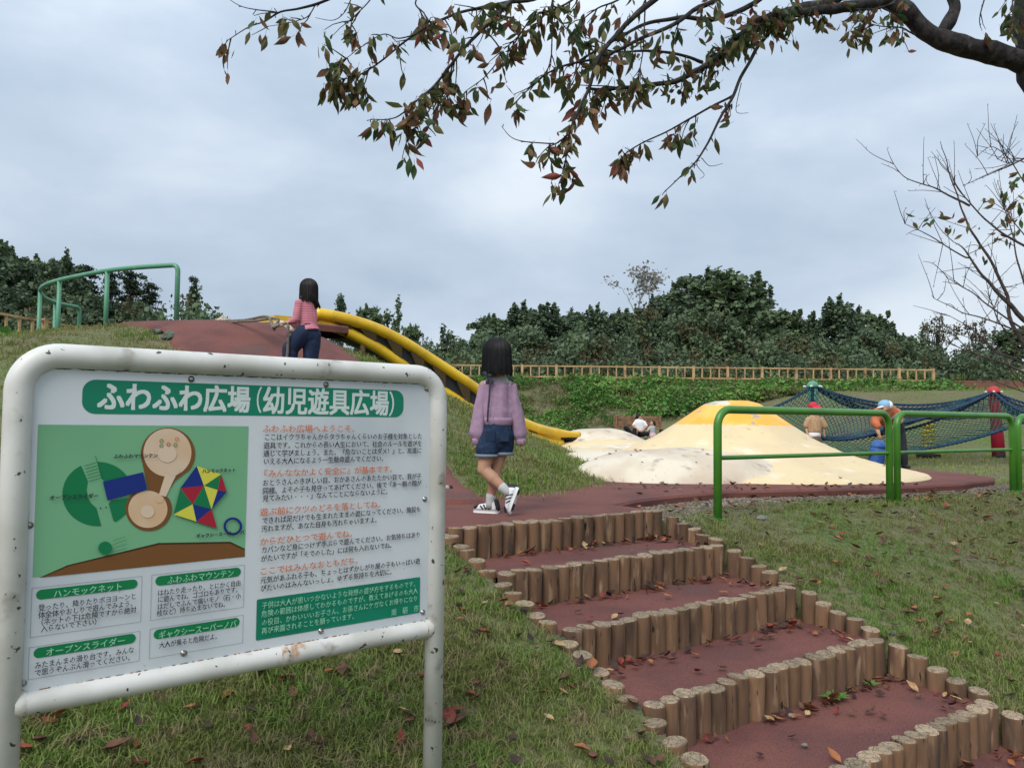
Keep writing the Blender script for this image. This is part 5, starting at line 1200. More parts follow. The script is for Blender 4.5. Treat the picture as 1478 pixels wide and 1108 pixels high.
Pp.append(Vector((SB.x, SB.y, gB)))
mb = MB(); mb.tube(Pp, pr, 24); mb.build('frame', MAT['whitepipe'], SG)
mb = MB(); mb.tube([SA + Vector((0, 0, zbot)) + sd_ * .02, SB + Vector((0, 0, zbot)) - sd_ * .02], pr * .93, 24, caps=False); mb.build('lower_rail', MAT['whitepipe'], SG)
for p in (SA.lerp(SB, .022), SA.lerp(SB, .975), SA.lerp(SB, .565)):
    mb = MB(); n = 26; c = p + Vector((0, 0, zbot)); c0 = c - sd_ * .012; c1 = c + sd_ * .012
    P_ = [c0.lerp(c1, k / 4) for k in range(5)]; mb.tube(P_, [pr * .935, pr * .97, pr * 1.0, pr * .97, pr * .935], n, caps=False)
    mb.v = [tuple(Vector(q) + Vector([random.gauss(0, .0005)] * 3)) for q in mb.v]; mb.build('weld', MAT['weld'], SG)
mb = MB(); mb.tube([(SB.x, SB.y, gz(SB.x, SB.y) + .035), (SB.x, SB.y, gz(SB.x, SB.y) - .05)], pr * 1.012, 24); mb.build('rust_collar', MAT['rust'], SG)
PL = -.004                      # front face of the sheet, metres from the post axis towards the reader
pc = SA + nrm * (-PL)
def bl(u, v):
    """pixel -> (along, up) on the board's plane"""
    d = ray(u, v); c = Vector(CAM); d = Vector(d); t = (pc - c).dot(nrm) / d.dot(nrm); p = c + d * t; q = p - SA; return (q.dot(sd_), q.z)
def bw(s, z, off): return SA + sd_ * s + nrm * (.004 + off) + Vector((0, 0, z))
zA = lambda x, y: (x / 3.957, 480 + y / 3.957)
zC = lambda x, y: (x / 3.957, 740 + y / 3.957)
zB1 = lambda x, y: (350 + x / 3.958, 480 + y / 3.958)
zB2 = lambda x, y: (350 + x / 3.0097, 740 + y / 3.0097)
z6 = lambda x, y: (50 + x / 6.519, 610 + y / 6.519)
z7 = lambda x, y: (200 + x / 5.0375, 610 + y / 5.0375)
# the sheet (rounded corners)
def rrect(s0, z0, s1, z1, r, n=6):
    o = []
    for (cx, cz, a0) in ((s1 - r, z1 - r, 0), (s0 + r, z1 - r, 90), (s0 + r, z0 + r, 180), (s1 - r, z0 + r, 270)):
        for k in range(n + 1): a = R(a0 + 90 * k / n); o.append((cx + r * math.cos(a), cz + r * math.sin(a)))
    return o
def flat(P, off, name, mt, parent=SG, thick=0):
    n = len(P); mb = MB()
    if thick:
        v = [bw(s, z, off) for s, z in P] + [bw(s, z, off - thick) for s, z in P]
        mb.add(v, [tuple(range(n)), tuple(range(n, 2 * n))[::-1]] + [(i, n + i, n + (i + 1) % n, (i + 1) % n) for i in range(n)])
    else: mb.add([bw(s, z, off) for s, z in P], [tuple(range(n))])
    return mb.build(name, mt, parent, smooth=False)
s0, s1 = pr - .002, SW - pr + .002; z1, z0 = ztop - pr + .002, zbot + pr * .9
SHEET = flat(rrect(s0, z0, s1, z1, .018), 0, 'sheet', MAT['board'], thick=.003)
lv = [0]
def shape(pts, mt, name='print', raw=True, step=.00022):
    lv[0] += 1
    return flat([bl(*p) for p in pts] if raw else pts, .0005 + step * lv[0], name, mt, SHEET)
def sr(pts): return shape
def rect_px(TLp, BRp, mt, name, r=0.0):
    a, b = bl(*TLp), bl(*BRp); lv[0] += 1
    P = rrect(a[0], b[1], b[0], a[1], r) if r else [(a[0], b[1]), (b[0], b[1]), (b[0], a[1]), (a[0], a[1])]
    return flat(P, .0005 + .00022 * lv[0], name, mt, SHEET)
def text(body, p0, p1, h, mt, bold=.0, raw=None, ls=0):
    """a printed line from P0 to P1 (pixels of its baseline), glyph height H pixels"""
    a, b = bl(*p0), bl(*p1); z = (a[1] + b[1]) / 2
    hh = abs(bl(p0[0], p0[1] - h)[1] - bl(*p0)[1])
    size = hh / .84; w = b[0] - a[0]; n = len(body) if raw is None else raw
    c = bpy.data.curves.new('lettering', 'FONT'); c.body = body; c.size = size; c.resolution_u = 3 if h > 12 else 1; c.fill_mode = 'FRONT'
    o = bpy.data.objects.new('lettering', c); COL.objects.link(o); dg = bpy.context.evaluated_depsgraph_get()
    src = o.evaluated_get(dg).to_mesh(); co = np.zeros(len(src.vertices) * 3); src.vertices.foreach_get('co', co); co = co.reshape(-1, 3); fs = [tuple(p.vertices) for p in src.polygons]
    o.evaluated_get(dg).to_mesh_clear(); bpy.data.objects.remove(o); bpy.data.curves.remove(c)
    sx = w / (n * size); mb = MB(); bs = bold * size
    sh_ = [(0, 0)] if not bold else ([(-1, -.6), (1, .6), (0, 0)] if bold < .02 else [(-1, -1), (1, -1), (-1, 1), (1, 1), (0, 0)])
    for k, (dx, dz) in enumerate(sh_):
        mb.add([bw(a[0] + p[0] * sx + dx * bs, z + .05 * size + p[1] + dz * bs, .0011 + .00022 * lv[0] + .00004 * k) for p in co], fs)
    return mb.build('lettering', mt, SHEET, smooth=False)
# title
rect_px((119.5, 547), (582, 602), MAT['signgreen'], 'title_panel', .030)
text('ふわふわ広場', (139, 590), (361, 593.5), 37, MAT['whiteink'], .026)
text('（', (352, 594), (378, 594), 34, MAT['whiteink'], .006)
text('幼児遊具広場', (378, 594), (561, 599), 35, MAT['whiteink'], .022)
text('）', (560, 599), (586, 599), 32, MAT['whiteink'], .006)
# map
shape([(55, 612.5), (358.5, 615), (353, 803), (47, 832.5)], MAT['mapgreen'], 'map_ground')
shape([zC(225, 368), zC(385, 297), zC(905, 170), zC(1315, 163), zC(1397, 203), zC(1397, 248)], MAT['mapdkbrown'], 'map_hill_edge')
shape([zC(245, 366), zC(392, 304), zC(908, 181), zC(1312, 174), zC(1396, 213), zC(1396, 247)], MAT['mapbrown'], 'map_hill')
def arc(c, r, a0, a1, n, f): return [f(c[0] + r[0] * math.cos(R(a)), c[1] - r[1] * math.sin(R(a))) for a in np.linspace(a0, a1, n)]
C6 = (592, 668); R6 = (332, 302)
shape(arc(C6, R6, 118, 276, 30, z6) + [z6(580, 800), z6(530, 755), z6(500, 700), z6(487, 630), z6(500, 550)], MAT['mapdark'], 'map_mound')
shape(arc(C6, R6, 91, 34, 14, z6) + [z6(655, 550), z6(625, 520)], MAT['mapdark'], 'map_mound')
shape(arc(C6, R6, 355, 300, 12, z6) + [z6(740, 920), z6(695, 760), z6(720, 730)], MAT['mapdark'], 'map_mound')
# pale membrane hourglass with a brown rim
shape(arc((958, 692), (155, 150), -38, 200, 40, zA) + [zA(845, 900), zA(760, 905)] + arc((848, 1005), (132, 126), 135, 385, 34, zA) + [zA(945, 925), zA(1000, 845)], MAT['mapbrown'], 'map_rim')
shape(arc((955, 684), (137, 137), 0, 360, 44, zA)[:-1], MAT['mapsand'], 'map_dome')
shape(arc((843, 1007), (112, 106), 0, 360, 40, zA)[:-1], MAT['mapsand'], 'map_dome')
shape([zA(945, 800), zA(1010, 800), zA(945, 935), zA(905, 925)], MAT['mapcream'], 'map_bridge')
shape(arc((985, 785), (40, 32), 0, 360, 20, zA)[:-1], MAT['mapsand'], 'map_bump'); shape(arc((908, 950), (26, 22), 0, 360, 18, zA)[:-1], MAT['mapsand'], 'map_bump')
shape(arc((952, 690), (55, 50), 0, 360, 24, zA)[:-1], MAT['mapcream'], 'map_highlight'); shape(arc((840, 1020), (40, 36), 0, 360, 20, zA)[:-1], MAT['mapcream'], 'map_highlight')
def ring(c, r, w, f, mt, nm='map_ring'):
    lv[0] += 1; n = 20; P = [bl(*f(c[0] + r * math.cos(2 * math.pi * k / n), c[1] + r * .97 * math.sin(2 * math.pi * k / n))) for k in range(n)]; Q = [bl(*f(c[0] + (r - w) * math.cos(2 * math.pi * k / n), c[1] + (r - w) * .97 * math.sin(2 * math.pi * k / n))) for k in range(n)]
    mb = MB(); mb.add([bw(s, z, .0005 + .00022 * lv[0]) for s, z in P + Q], [(i, (i + 1) % n, n + (i + 1) % n, n + i) for i in range(n)]); return mb.build(nm, mt, SHEET, smooth=False)
for (x, y), m_ in (((920, 617), 'mapdark'), ((920, 645), 'mapdark'), ((1008, 607), 'orangeink'), ((960, 638), 'mapred'), ((1000, 640), 'mapdark')): ring((x, y), 11, 3.5, zA, MAT[m_])
shape([zA(585, 850), zA(815, 795), zA(838, 893), zA(612, 957)][::-1], MAT['mapblue'], 'map_slide')
def line(p, q, w, mt, nm='map_line'):
    a, b = Vector(bl(*p)), Vector(bl(*q)); d = (b - a); n = Vector((-d.y, d.x)).normalized() * w / 2; lv[0] += 0
    return flat([tuple(a + n), tuple(a - n), tuple(b - n), tuple(b + n)], .0008 + .00022 * lv[0], nm, mt, SHEET)
lv[0] += 1
for k in range(6):
    t = k / 5; line(z6(465 + 40 * t, 405 + 145 * t), z6(585 + 40 * t, 370 + 145 * t), .0016, MAT['mapdark'])
line(z6(568, 310), z6(585, 370), .0014, MAT['mapdark'])
for x, y in ((617, 800), (668, 793)): ring((x, y), 8, 8, z6, MAT['ink'], 'map_dot')
n7 = dict(a=(418, 312), b=(300, 472), c=(470, 455), d=(595, 372), e=(635, 500), f=(570, 487), g=(525, 625), h=(388, 590), i=(250, 663), j=(415, 715), k=(565, 765))
lv[0] += 1
for tri, m_ in (('abc', 'mapblue'), ('acd', 'mapyellow'), ('cdf', 'mapdark'), ('def', 'mapred'), ('cfg', 'mapyellow'), ('feg', 'mapblue'), ('bch', 'mapred'), ('cgh', 'mapdark'), ('bhi', 'mapdark'), ('hji', 'mapyellow'), ('hgj', 'mapblue'), ('gkj', 'mapred')):
    flat([bl(*z7(*n7[q])) for q in tri], .0008 + .00022 * lv[0], 'map_net_triangle', MAT[m_], SHEET)
ring((680, 750), 68, 18, z7, MAT['mapblue'])
shape(arc((598, 198), (39, 37), 0, 360, 26, zC)[:-1], MAT['mapdark'], 'map_ball')
for a, b in (((640, 157), (712, 133)), ((645, 177), (720, 150)), ((650, 197), (720, 175)), ((652, 217), (722, 199))): line(zC(*a), zC(*b), .0010, MAT['mapdark'])
text('ふわふわマウンテン', zA(645, 716), zA(898, 712), 5.6, MAT['ink'], .03)
text('オープンスライダー', zA(280, 952), zA(560, 944), 6.6, MAT['ink'], .03)
text('ハンモックネット', zA(1150, 797), zA(1342, 795), 5.2, MAT['ink'], .03)
text('ギャクシースーパーノバ', zC(1115, 140), zC(1390, 120), 5.4, MAT['ink'], .03)
# four small boxes
for P4 in (((183, 428), (813, 358), (802, 622), (168, 710)), ((865, 352), (1397, 295), (1390, 538), (858, 612)), ((165, 770), (800, 668), (795, 845), (158, 950)), ((858, 660), (1390, 580), (1385, 740), (848, 832))):
    q = [zC(*p) for p in P4]; a, c = bl(*q[0]), bl(*q[2]); b_2, d_2 = bl(*q[1]), bl(*q[3]); S0, S1 = (a[0] + d_2[0]) / 2, (b_2[0] + c[0]) / 2; Z1, Z0 = (a[1] + b_2[1]) / 2, (c[1] + d_2[1]) / 2
    w = .0009; mb = MB()
    for (x0, y0, x1, y1) in ((S0, Z1, S1, Z1 - w), (S0, Z0 + w, S1, Z0), (S0, Z1, S0 + w, Z0), (S1 - w, Z1, S1, Z0)):
        mb.add([bw(x0, y0, .0012), bw(x1, y0, .0012), bw(x1, y1, .0012), bw(x0, y1, .0012)], [(0, 1, 2, 3)])
    mb.build('box_outline', MAT['greyline'], SHEET, smooth=False)
for (l, t, l2, b, r_, t2, r2, b2), tt, tp in (((207, 437, 207, 493, 785, 378, 785, 430), 'ハンモックネット', ((300, 479), (697, 435))), ((888, 357, 888, 413, 1375, 313, 1375, 362), 'ふわふわマウンテン', ((950, 402), (1332, 359))), ((193, 768, 193, 828, 775, 688, 775, 741), 'オープンスライダー', ((256, 812), (712, 741))), ((878, 663, 878, 718, 1368, 598, 1368, 648), 'ギャクシースーパーノバ', ((900, 706), (1345, 655)))):
    a = bl(*zC(l, t)); b0 = bl(*zC(l2, b)); c = bl(*zC(r_, t2)); d = bl(*zC(r2, b2)); S0, S1 = a[0], c[0]; Z1, Z0 = (a[1] + c[1]) / 2, (b0[1] + d[1]) / 2
    lv[0] += 1; flat(rrect(S0, Z0, S1, Z1, (Z1 - Z0) / 2 - 1e-4), .0012, 'pill', MAT['pillgreen'], SHEET)
    text(tt, zC(*tp[0]), zC(*tp[1]), 10.2, MAT['mintink'], .012)
for tt, a, b, h_ in (('登ったり、降りたりポヨヨ〜ンと', (215, 552), (775, 491), 9.0), ('体全体やおしりで遊んでみよう。', (215, 592), (775, 532), 9.0), ('（ネットの下は危険ですから絶対', (205, 632), (775, 572), 9.0), ('入らないで下さい）', (230, 674), (572, 632), 9.0),
                 ('はねたり走ったり、とにかく自由', (895, 466), (1370, 416), 8.4), ('に遊んでね。ゴゴロもありです。', (895, 504), (1370, 452), 8.4), ('はだしでふんで痛いモノ（石・小', (893, 544), (1370, 490), 8.4), ('枝など）持ち込まないでね。', (890, 584), (1300, 532), 8.4),
                 ('みたまんまの滑り台です。みんな', (193, 880), (762, 798), 9.2), ('で思うぞんぶん滑ってください。', (193, 922), (760, 838), 9.2), ('大人が乗ると危険だよ。', (903, 766), (1252, 715), 8.4)):
    text(tt, zC(*a), zC(*b), h_, MAT['ink'], .012)
for tt, a, b, col_, h_ in (('ふわふわ広場へようこそ。', (108, 570), (660, 567), 'o', 10.5), ('ここはイクラちゃんからタラちゃんくらいのお子様を対象とした', (116, 612), (1019, 608), 'k', 8.8), ('遊具です。これからの長い人生において、社会のルールを遊びを', (114, 660), (1018, 649), 'k', 8.8),
                       ('通じて学びましょう。また、『危ないことはダメ！』と、友達に', (112, 705), (1016, 689), 'k', 8.8), ('いえる大人になるよう一生懸命遊んでください。', (112, 750), (815, 735), 'k', 8.8), ('『みんななかよく安全に』が基本です。', (90, 822), (872, 799), 'o', 10.5),
                       ('おとうさんのきびしい目、おかあさんのあたたかい目で、我が子', (108, 873), (1015, 834), 'k', 8.8), ('同様、よその子も見守ってあげてください。後で『あ〜親の顔が', (108, 916), (1015, 877), 'k', 8.8), ('見てみたい・・・』なんてことにならないように。', (108, 962), (840, 922), 'k', 8.8),
                       ('遊ぶ前にクツのどろを落としてね。', (93, 1044), (806, 995), 'o', 10.5), ('できれば足だけでも生まれたままの姿になってください、施設も', (104, 1086), (1012, 1024), 'k', 8.8)):
    text(tt, zB1(*a), zB1(*b), h_, MAT['orangeink' if col_ == 'o' else 'ink'], .016)
for tt, a, b, col_, h_ in (('汚れますが、あなた自身も汚れちゃいますよ。', (77, 81), (592, 40), 'k', 8.8), ('からだひとつで遊んでね。', (70, 139), (492, 102), 'o', 10.5), ('カバンなど身につけず手ぶらで遊んでください。お気持ちはあり', (76, 171), (768, 106), 'k', 8.8), ('がたいですが「そでのした」には何も入れないでね。', (75, 208), (656, 151), 'k', 8.8),
                       ('ここではみんなおともだち。', (69, 266), (516, 219), 'o', 10.5), ('元気があふれる子も、ちょっとはずかしがり屋の子もいっぱい遊', (73, 301), (766, 221), 'k', 8.8), ('びたいのはみんないっしょ。ゆずる気持ちを大切に。', (73, 337), (656, 265), 'k', 8.8)):
    text(tt, zB2(*a), zB2(*b), h_, MAT['orangeink' if col_ == 'o' else 'ink'], .016)
a = bl(*zB2(61, 375)); b = bl(*zB2(771, 277)); c = bl(*zB2(769, 432)); d = bl(*zB2(58, 553))
flat(rrect((a[0] + d[0]) / 2, (c[1] + d[1]) / 2, (b[0] + c[0]) / 2, (a[1] + b[1]) / 2, .004), .0012, 'green_panel', MAT['signgreen'], SHEET)
lv[0] += 1
for tt, a, b in (('子供は大人が思いつかないような発想の遊び方をするものです。', (78, 411), (757, 318)), ('危険の範囲は体感してわかるものですが、教えてあげるのも大人', (77, 448), (756, 349)), ('の役目、かわいいいお子さん、お孫さんにケガなくお帰りになり', (77, 484), (756, 383)), ('再び来園されることを願っています。', (77, 520), (493, 459)), ('南　砺　市', (640, 444), (760, 424))):
    text(tt, zB2(*a), zB2(*b), 9.0, MAT['mintink'], .004)
for u, v in ((52, 540), (276, 547), (42.5, 757.5), (470.5, 555), (615.5, 561), (613, 720), (33, 985), (265, 942), (463, 910), (610, 883)):
    s, z = bl(u, v); mb = MB(); c = bw(s, z, 0)
    mb.tube([c + nrm * q for q in (-.001, .0015, .0022, .0025)], [.0085, .0085, .006, .006], 14); mb.tube([c + nrm * q for q in (.0025, .005, .0065)], [.0058, .005, .002], 8); mb.build('screw', MAT['steel'], SG)
mb = MB()  # ragged dark strip: grime plus the top rail's contact shadow, painted on the sheet
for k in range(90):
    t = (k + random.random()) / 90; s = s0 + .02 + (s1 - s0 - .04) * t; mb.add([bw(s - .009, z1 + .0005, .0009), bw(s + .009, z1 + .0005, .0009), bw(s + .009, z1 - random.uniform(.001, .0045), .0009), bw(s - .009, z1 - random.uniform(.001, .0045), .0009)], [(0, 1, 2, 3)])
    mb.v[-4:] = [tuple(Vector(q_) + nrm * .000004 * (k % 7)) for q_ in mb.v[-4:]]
mb.build('shadow_grime_line', MAT['blackbase'], SG, smooth=False)
# dirt drips where the sheet meets the rail
mb = MB()
for k in range(70):
    s = random.uniform(s0 + .02, s1 - .02); mb.ell(bw(s, z0 + .001, .001), (random.uniform(.002, .008), .0012, random.uniform(.0008, .002)), Euler((0, 0, sang)), nu=7, nv=5)
mb.build('rust_edge', MAT['rust'], SG)['kind'] = 'stuff'

# ------------------------------------------------------------------ cherry trees and their leaves
def leaf_mesh(name, mat, L_=.075, W_=.034, fold=.3, curl=.3, seed=0, parts=6):
    r = random.Random(seed); v = []; f = []
    prof = [.0, .55, .95, 1.0, .78, .42, .0]
    for i, w in enumerate(prof):
        t = i / (len(prof) - 1); y = curl * L_ * (t - .3) ** 2 * (1.6 if t > .3 else .5); z = -L_ * t
        ww = W_ / 2 * w
        if i in (0, len(prof) - 1): v.append((0, y, z))
        else: v += [(-ww, y + fold * ww + r.gauss(0, .0012), z), (0, y, z), (ww, y + fold * ww + r.gauss(0, .0012), z)]
    f.append((0, 2, 1)); f.append((0, 3, 2))
    for i in range(4):
        a = 1 + 3 * i; b = a + 3; f += [(a, a + 1, b + 1, b), (a + 1, a + 2, b + 2, b + 1)]
    a = 13; f += [(a, a + 1, a + 3), (a + 1, a + 2, a + 3)]
    # petiole
    v += [(-.0006, 0, .018), (.0006, 0, .018), (.0006, 0, 0), (-.0006, 0, 0)]; n = len(v); f.append((n - 4, n - 3, n - 2, n - 1))
    me = bpy.data.meshes.new(name); me.from_pydata(v, [], f); me.materials.append(mat); me.polygons.foreach_set('use_smooth', [True] * len(f)); me.update(); return me
HANG = {}
for ci in range(5):
    HANG[ci] = [leaf_mesh('leaf', LEAF[ci], L_=.054 + .008 * k, W_=.022 + .003 * k, fold=.25 + .3 * k * (1 + (ci > 1)), curl=.15 + .2 * k * (1 + (ci > 1)), seed=ci * 3 + k) for k in range(3)]
leafspots = []     # (pos, rotation matrix, scale, colour, mesh index)
def add_leaf(p, hang, warm=.4, s=1.0, spread=.5):
    if hang: e_ = Euler((random.gauss(0, spread), random.gauss(0, spread), random.random() * 6.28))
    else: e_ = Euler((random.gauss(0, 1), random.gauss(0, 1), random.random() * 6.28))
    q = random.random()
    ci = (0 if q < .5 else 1) if random.random() > warm else random.choice((2, 2, 2, 2, 3, 3, 1, 1, 1, 4))
    leafspots.append((Vector(p), e_, s * random.uniform(.72, 1.15), ci, random.randrange(3)))

class Tree:
    def __init__(s, name, loc, label, cat, mat, twm):
        s.root = empty(name, loc, label, cat); s.mat = mat; s.twm = twm; s.tw = MB()
    def limb(s, P, r0, r1, knob=.0, name='branch', seg=8, leaves=0, warm=.4, twl=.08, own=True, density=1.0, t0=.1, up=-.3, s_=1.0):
        pts = crom(P, 6); n = len(pts)
        Lt = sum((pts[i + 1] - pts[i]).length for i in range(n - 1))
        amp = min(.02, .6 * r0 + .003)
        pts = [pts[0]] + [p + Vector([mnoise.noise(p * 7 + Vector((k * 9.1, 0, 0))) * amp * .8 for k in range(3)]) for p in pts[1:]]
        rad = [(r0 + (r1 - r0) * (i / (n - 1)) ** .8) * (1 + knob * mnoise.noise(pts[i] * 14)) for i in range(n)]
        if own: mb = MB(); mb.tube(pts, rad, seg); mb.build(name, s.mat, s.root)
        else: s.tw.tube(pts, rad, 5)
        # small buds / spurs
        for _ in range(int(Lt * 9)):
            i = random.randrange(int(n * .15), n); p = pts[i]; d = Vector((random.gauss(0, 1), random.gauss(0, 1), random.gauss(0, 1))).normalized(); l = random.uniform(.006, .022)
            s.tw.tube([p, p + d * l, p + d * (l + .004)], [rad[i] * .5 + .0006, .0016, .0022], 4)
        if leaves:
            for _ in range(int(Lt * leaves * density * 1.75)):
                t = t0 + (1 - t0) * random.random() ** .8; i = min(int(t * (n - 1)), n - 2); p = pts[i].lerp(pts[i + 1], random.random()); tan = (pts[i + 1] - pts[i]).normalized()
                d = (tan * random.uniform(.2, 1.1) + Vector((random.gauss(0, .7), random.gauss(0, .7), random.gauss(up, .55)))).normalized(); l = twl * random.uniform(.3, 1.3) * (1.25 if p.z > 1.95 else .55)
                q = [p]; dd = d.copy()
                for k in range(3):
                    dd = (dd + Vector((random.gauss(0, .22), random.gauss(0, .22), -.12))).normalized(); q.append(q[-1] + dd * l / 3)
                s.tw.tube(q, [.0032, .0024, .0018, .0013], 4)
                for k in range(random.choice((2, 3, 4, 5))):
                    w = q[random.choice((1, 2, 3, 3, 3))]; add_leaf(w + Vector((random.gauss(0, .012), random.gauss(0, .012), random.gauss(-.008, .01))), True, warm, s_)
    def done(s, nm='twig'):
        o = s.tw.build(nm, s.twm, s.root); o['kind'] = 'stuff'; return o

tb = Vector((4.05, 4.35, gz(4.05, 4.35)))
CT = Tree('cherry_tree', tb, 'old dark-barked cherry tree leaning over the picture with turning leaves', 'tree', MAT['bark'], MAT['twig'])
D0 = 3.9
q = lambda u, v, Y=D0: at(u, v, Y)
CT.limb([tb + Vector((0, 0, -.2)), tb.lerp(q(1620, 400), .5), q(1620, 380), q(1534, 190), q(1502, 85), q(1494, -60), q(1500, -220)], .15, .085, .12, 'trunk', 16)
CT.limb([q(1500, 95), q(1455, 82), q(1400, 68), q(1350, 55), q(1318, 28), q(1280, 2), q(1240, -30), q(1150, -60)], .062, .036, .22, seg=12)
CT.limb([q(1360, 46), q(1374, 28), q(1380, 10), q(1372, -20), q(1380, -80)], .034, .026, .2, seg=10)
CT.limb([q(1240, -30), q(1200, 2, 3.8), q(1119, 22, 3.7), q(1078, 46, 3.65), q(1042, 77, 3.6), q(1013, 97, 3.55), q(973, 117, 3.5), q(900, 128, 3.4), q(846, 126, 3.35)], .034, .006, .2, leaves=26, warm=.30, up=-.15)
CT.limb([q(1280, 0, 3.9), q(1210, 12, 3.75), q(1150, 20, 3.6), q(1100, 30, 3.5), q(1060, 55, 3.4)], .035, .01, .15, leaves=24, warm=.22)
CT.limb([q(1119, 24, 3.7), q(1108, 48, 3.6), q(1082, 88, 3.5), q(1058, 138, 3.4), q(1034, 182, 3.35), q(1009, 227, 3.3), q(985, 252, 3.3), q(961, 275, 3.3)], .012, .002, .1, leaves=3, warm=.6, t0=.2)
CT.limb([q(1058, 138, 3.4), q(1017, 160, 3.4), q(969, 186, 3.35), q(920, 210, 3.3), q(902, 222, 3.3), q(890, 238, 3.3)], .006, .0016, .1, leaves=16, warm=.5)
CT.limb([q(1012, 224, 3.3), q(1005, 238, 3.3), q(1016, 252, 3.3), q(1010, 258, 3.3)], .0022, .001, own=False); CT.limb([q(1012, 228, 3.3), q(1024, 240, 3.3), q(1043, 237, 3.3)], .0022, .001, own=False)
CT.limb([q(1070, 120, 3.4), q(1062, 160, 3.4), q(1080, 163, 3.4)], .0022, .001, own=False)
CT.limb([q(1150, -40, 3.5), q(1058, 22, 3.4), q(977, 27, 3.3), q(930, 34, 3.3), q(880, 62, 3.2), q(820, 96, 3.2)], .014, .004, .1, leaves=9, warm=.4)
CT.limb([q(1120, -60, 3.4), q(1042, -5, 3.3), q(981, 28, 3.2), q(916, 62, 3.1), q(860, 84, 3.1), q(791, 105, 3.0), q(736, 157, 3.0)], .014, .002, .1, leaves=9, warm=.4)
CT.limb([q(1013, 90, 3.5), q(989, 81, 3.4), q(940, 75, 3.3), q(880, 73, 3.3), q(830, 60, 3.2)], .009, .003, .1, leaves=7, warm=.45)
CT.limb([q(934, -30, 3.1), q(932, 5, 3.1), q(928, 73, 3.1), q(920, 117, 3.1)], .005, .0015, .1, leaves=10, warm=.4)
CT.limb([q(1010, -60, 3.0), q(920, 22, 3.0), q(900, 39, 3.0), q(869, 78, 2.95), q(850, 126, 2.95), q(830, 169, 2.9), q(822, 196, 2.9), q(816, 232, 2.9), q(811, 268, 2.9)], .014, .0016, .1, leaves=9, warm=.45, t0=.25)
CT.limb([q(826, 190, 2.9), q(806, 205, 2.9), q(791, 213, 2.9), q(779, 226, 2.9)], .0045, .0014, leaves=18, warm=.45)
CT.limb([q(800, 207, 2.9), q(760, 205, 2.9), q(738, 198, 2.9), q(724, 182, 2.9)], .003, .001, leaves=4, warm=.5)
CT.limb([q(816, 228, 2.9), q(826, 250, 2.9), q(838, 262, 2.9)], .002, .001, own=False, leaves=18, warm=.7); CT.limb([q(813, 250, 2.9), q(796, 262, 2.9), q(806, 276, 2.9)], .002, .001, own=False, leaves=16, warm=.4)
CT.limb([q(860, -70, 3.2), q(742, 0, 3.0), q(718, 24, 2.95), q(693, 47, 2.9), q(665, 78, 2.85), q(634, 118, 2.85), q(602, 145, 2.8), q(571, 169, 2.8), q(536, 171, 2.8)], .011, .0015, .1, leaves=13, warm=.33, t0=.15)
CT.limb([q(634, 118, 2.85), q(626, 140, 2.85), q(618, 160, 2.8), q(600, 185, 2.8), q(588, 205, 2.8), q(581, 232, 2.8)], .004, .0012, leaves=11, warm=.4)
CT.limb([q(654, 92, 2.85), q(648, 120, 2.85), q(644, 140, 2.85), q(626, 172, 2.8), q(608, 198, 2.8), q(614, 202, 2.8)], .0035, .001, leaves=11, warm=.4)
CT.limb([q(700, 44, 2.9), q(722, 76, 2.9), q(702, 108, 2.9), q(672, 132, 2.9), q(662, 150, 2.9)], .0035, .001, leaves=16, warm=.5)
CT.limb([q(860, -60, 3.1), q(780, -6, 3.0), q(732, 4, 3.0), q(700, 10, 3.0), q(661, 20, 3.0), q(610, 43, 2.95), q(575, 67, 2.9), q(532, 102, 2.9), q(508, 112, 2.9), q(485, 118, 2.9)], .010, .0014, .1, leaves=14, warm=.32, t0=.2)
CT.limb([q(532, 102, 2.9), q(528, 118, 2.9), q(520, 133, 2.9), q(505, 137, 2.9), q(489, 139, 2.9)], .003, .001, leaves=9, warm=.8)
CT.limb([q(604, 48, 2.9), q(575, 56, 2.9), q(552, 50, 2.9), q(520, 68, 2.9), q(500, 84, 2.9), q(482, 92, 2.9)], .003, .001, leaves=17, warm=.35)
CT.limb([q(640, -40, 3.0), q(600, 0, 3.0), q(612, 20, 3.0), q(620, 44, 2.95)], .004, .002, leaves=14, warm=.3); CT.limb([q(560, -30, 3.0), q(530, 5, 3.0), q(508, 30, 3.0), q(512, 44, 3.0)], .0035, .001, leaves=18, warm=.25)
CT.limb([q(560, -40, 3.1), q(473, 0, 3.0), q(434, 12, 3.0), q(405, 18, 3.0), q(383, 31, 3.0), q(359, 39, 3.0), q(326, 60, 3.0)], .007, .0014, .1, leaves=2.5, warm=.9, t0=.3)
CT.limb([q(398, 18, 3.0), q(370, 14, 3.0), q(345, 8, 3.0), q(320, -8, 3.0)], .003, .001); CT.limb([q(455, 8, 3.0), q(444, 24, 3.0), q(426, 31, 3.0), q(405, 36, 3.0), q(383, 39, 3.0)], .0025, .001, leaves=10, warm=.9)
CT.limb([q(520, -40, 3.0), q(506, 0, 3.0), q(496, 20, 3.0), q(480, 30, 3.0), q(455, 26, 3.0)], .003, .001)
CT.limb([q(800, -50, 3.0), q(798, 0, 3.0), q(797, 50, 3.0), q(795, 94, 3.0)], .0055, .002, leaves=12, warm=.35)
CT.limb([q(900, -60, 3.1), q(840, -10, 3.1), q(800, 14, 3.0), q(770, 24, 3.0), q(750, 50, 3.0), q(728, 72, 3.0)], .006, .002, leaves=16, warm=.3)
CT.limb([q(900, 128, 3.4), q(870, 124, 3.3), q(811, 122, 3.3)], .004, .0015, leaves=6, warm=.8)
CT.limb([q(980, -60, 3.2), q(900, -5, 3.2), q(862, 12, 3.2), q(838, 34, 3.2), q(846, 58, 3.2)], .006, .0015, leaves=12, warm=.4)
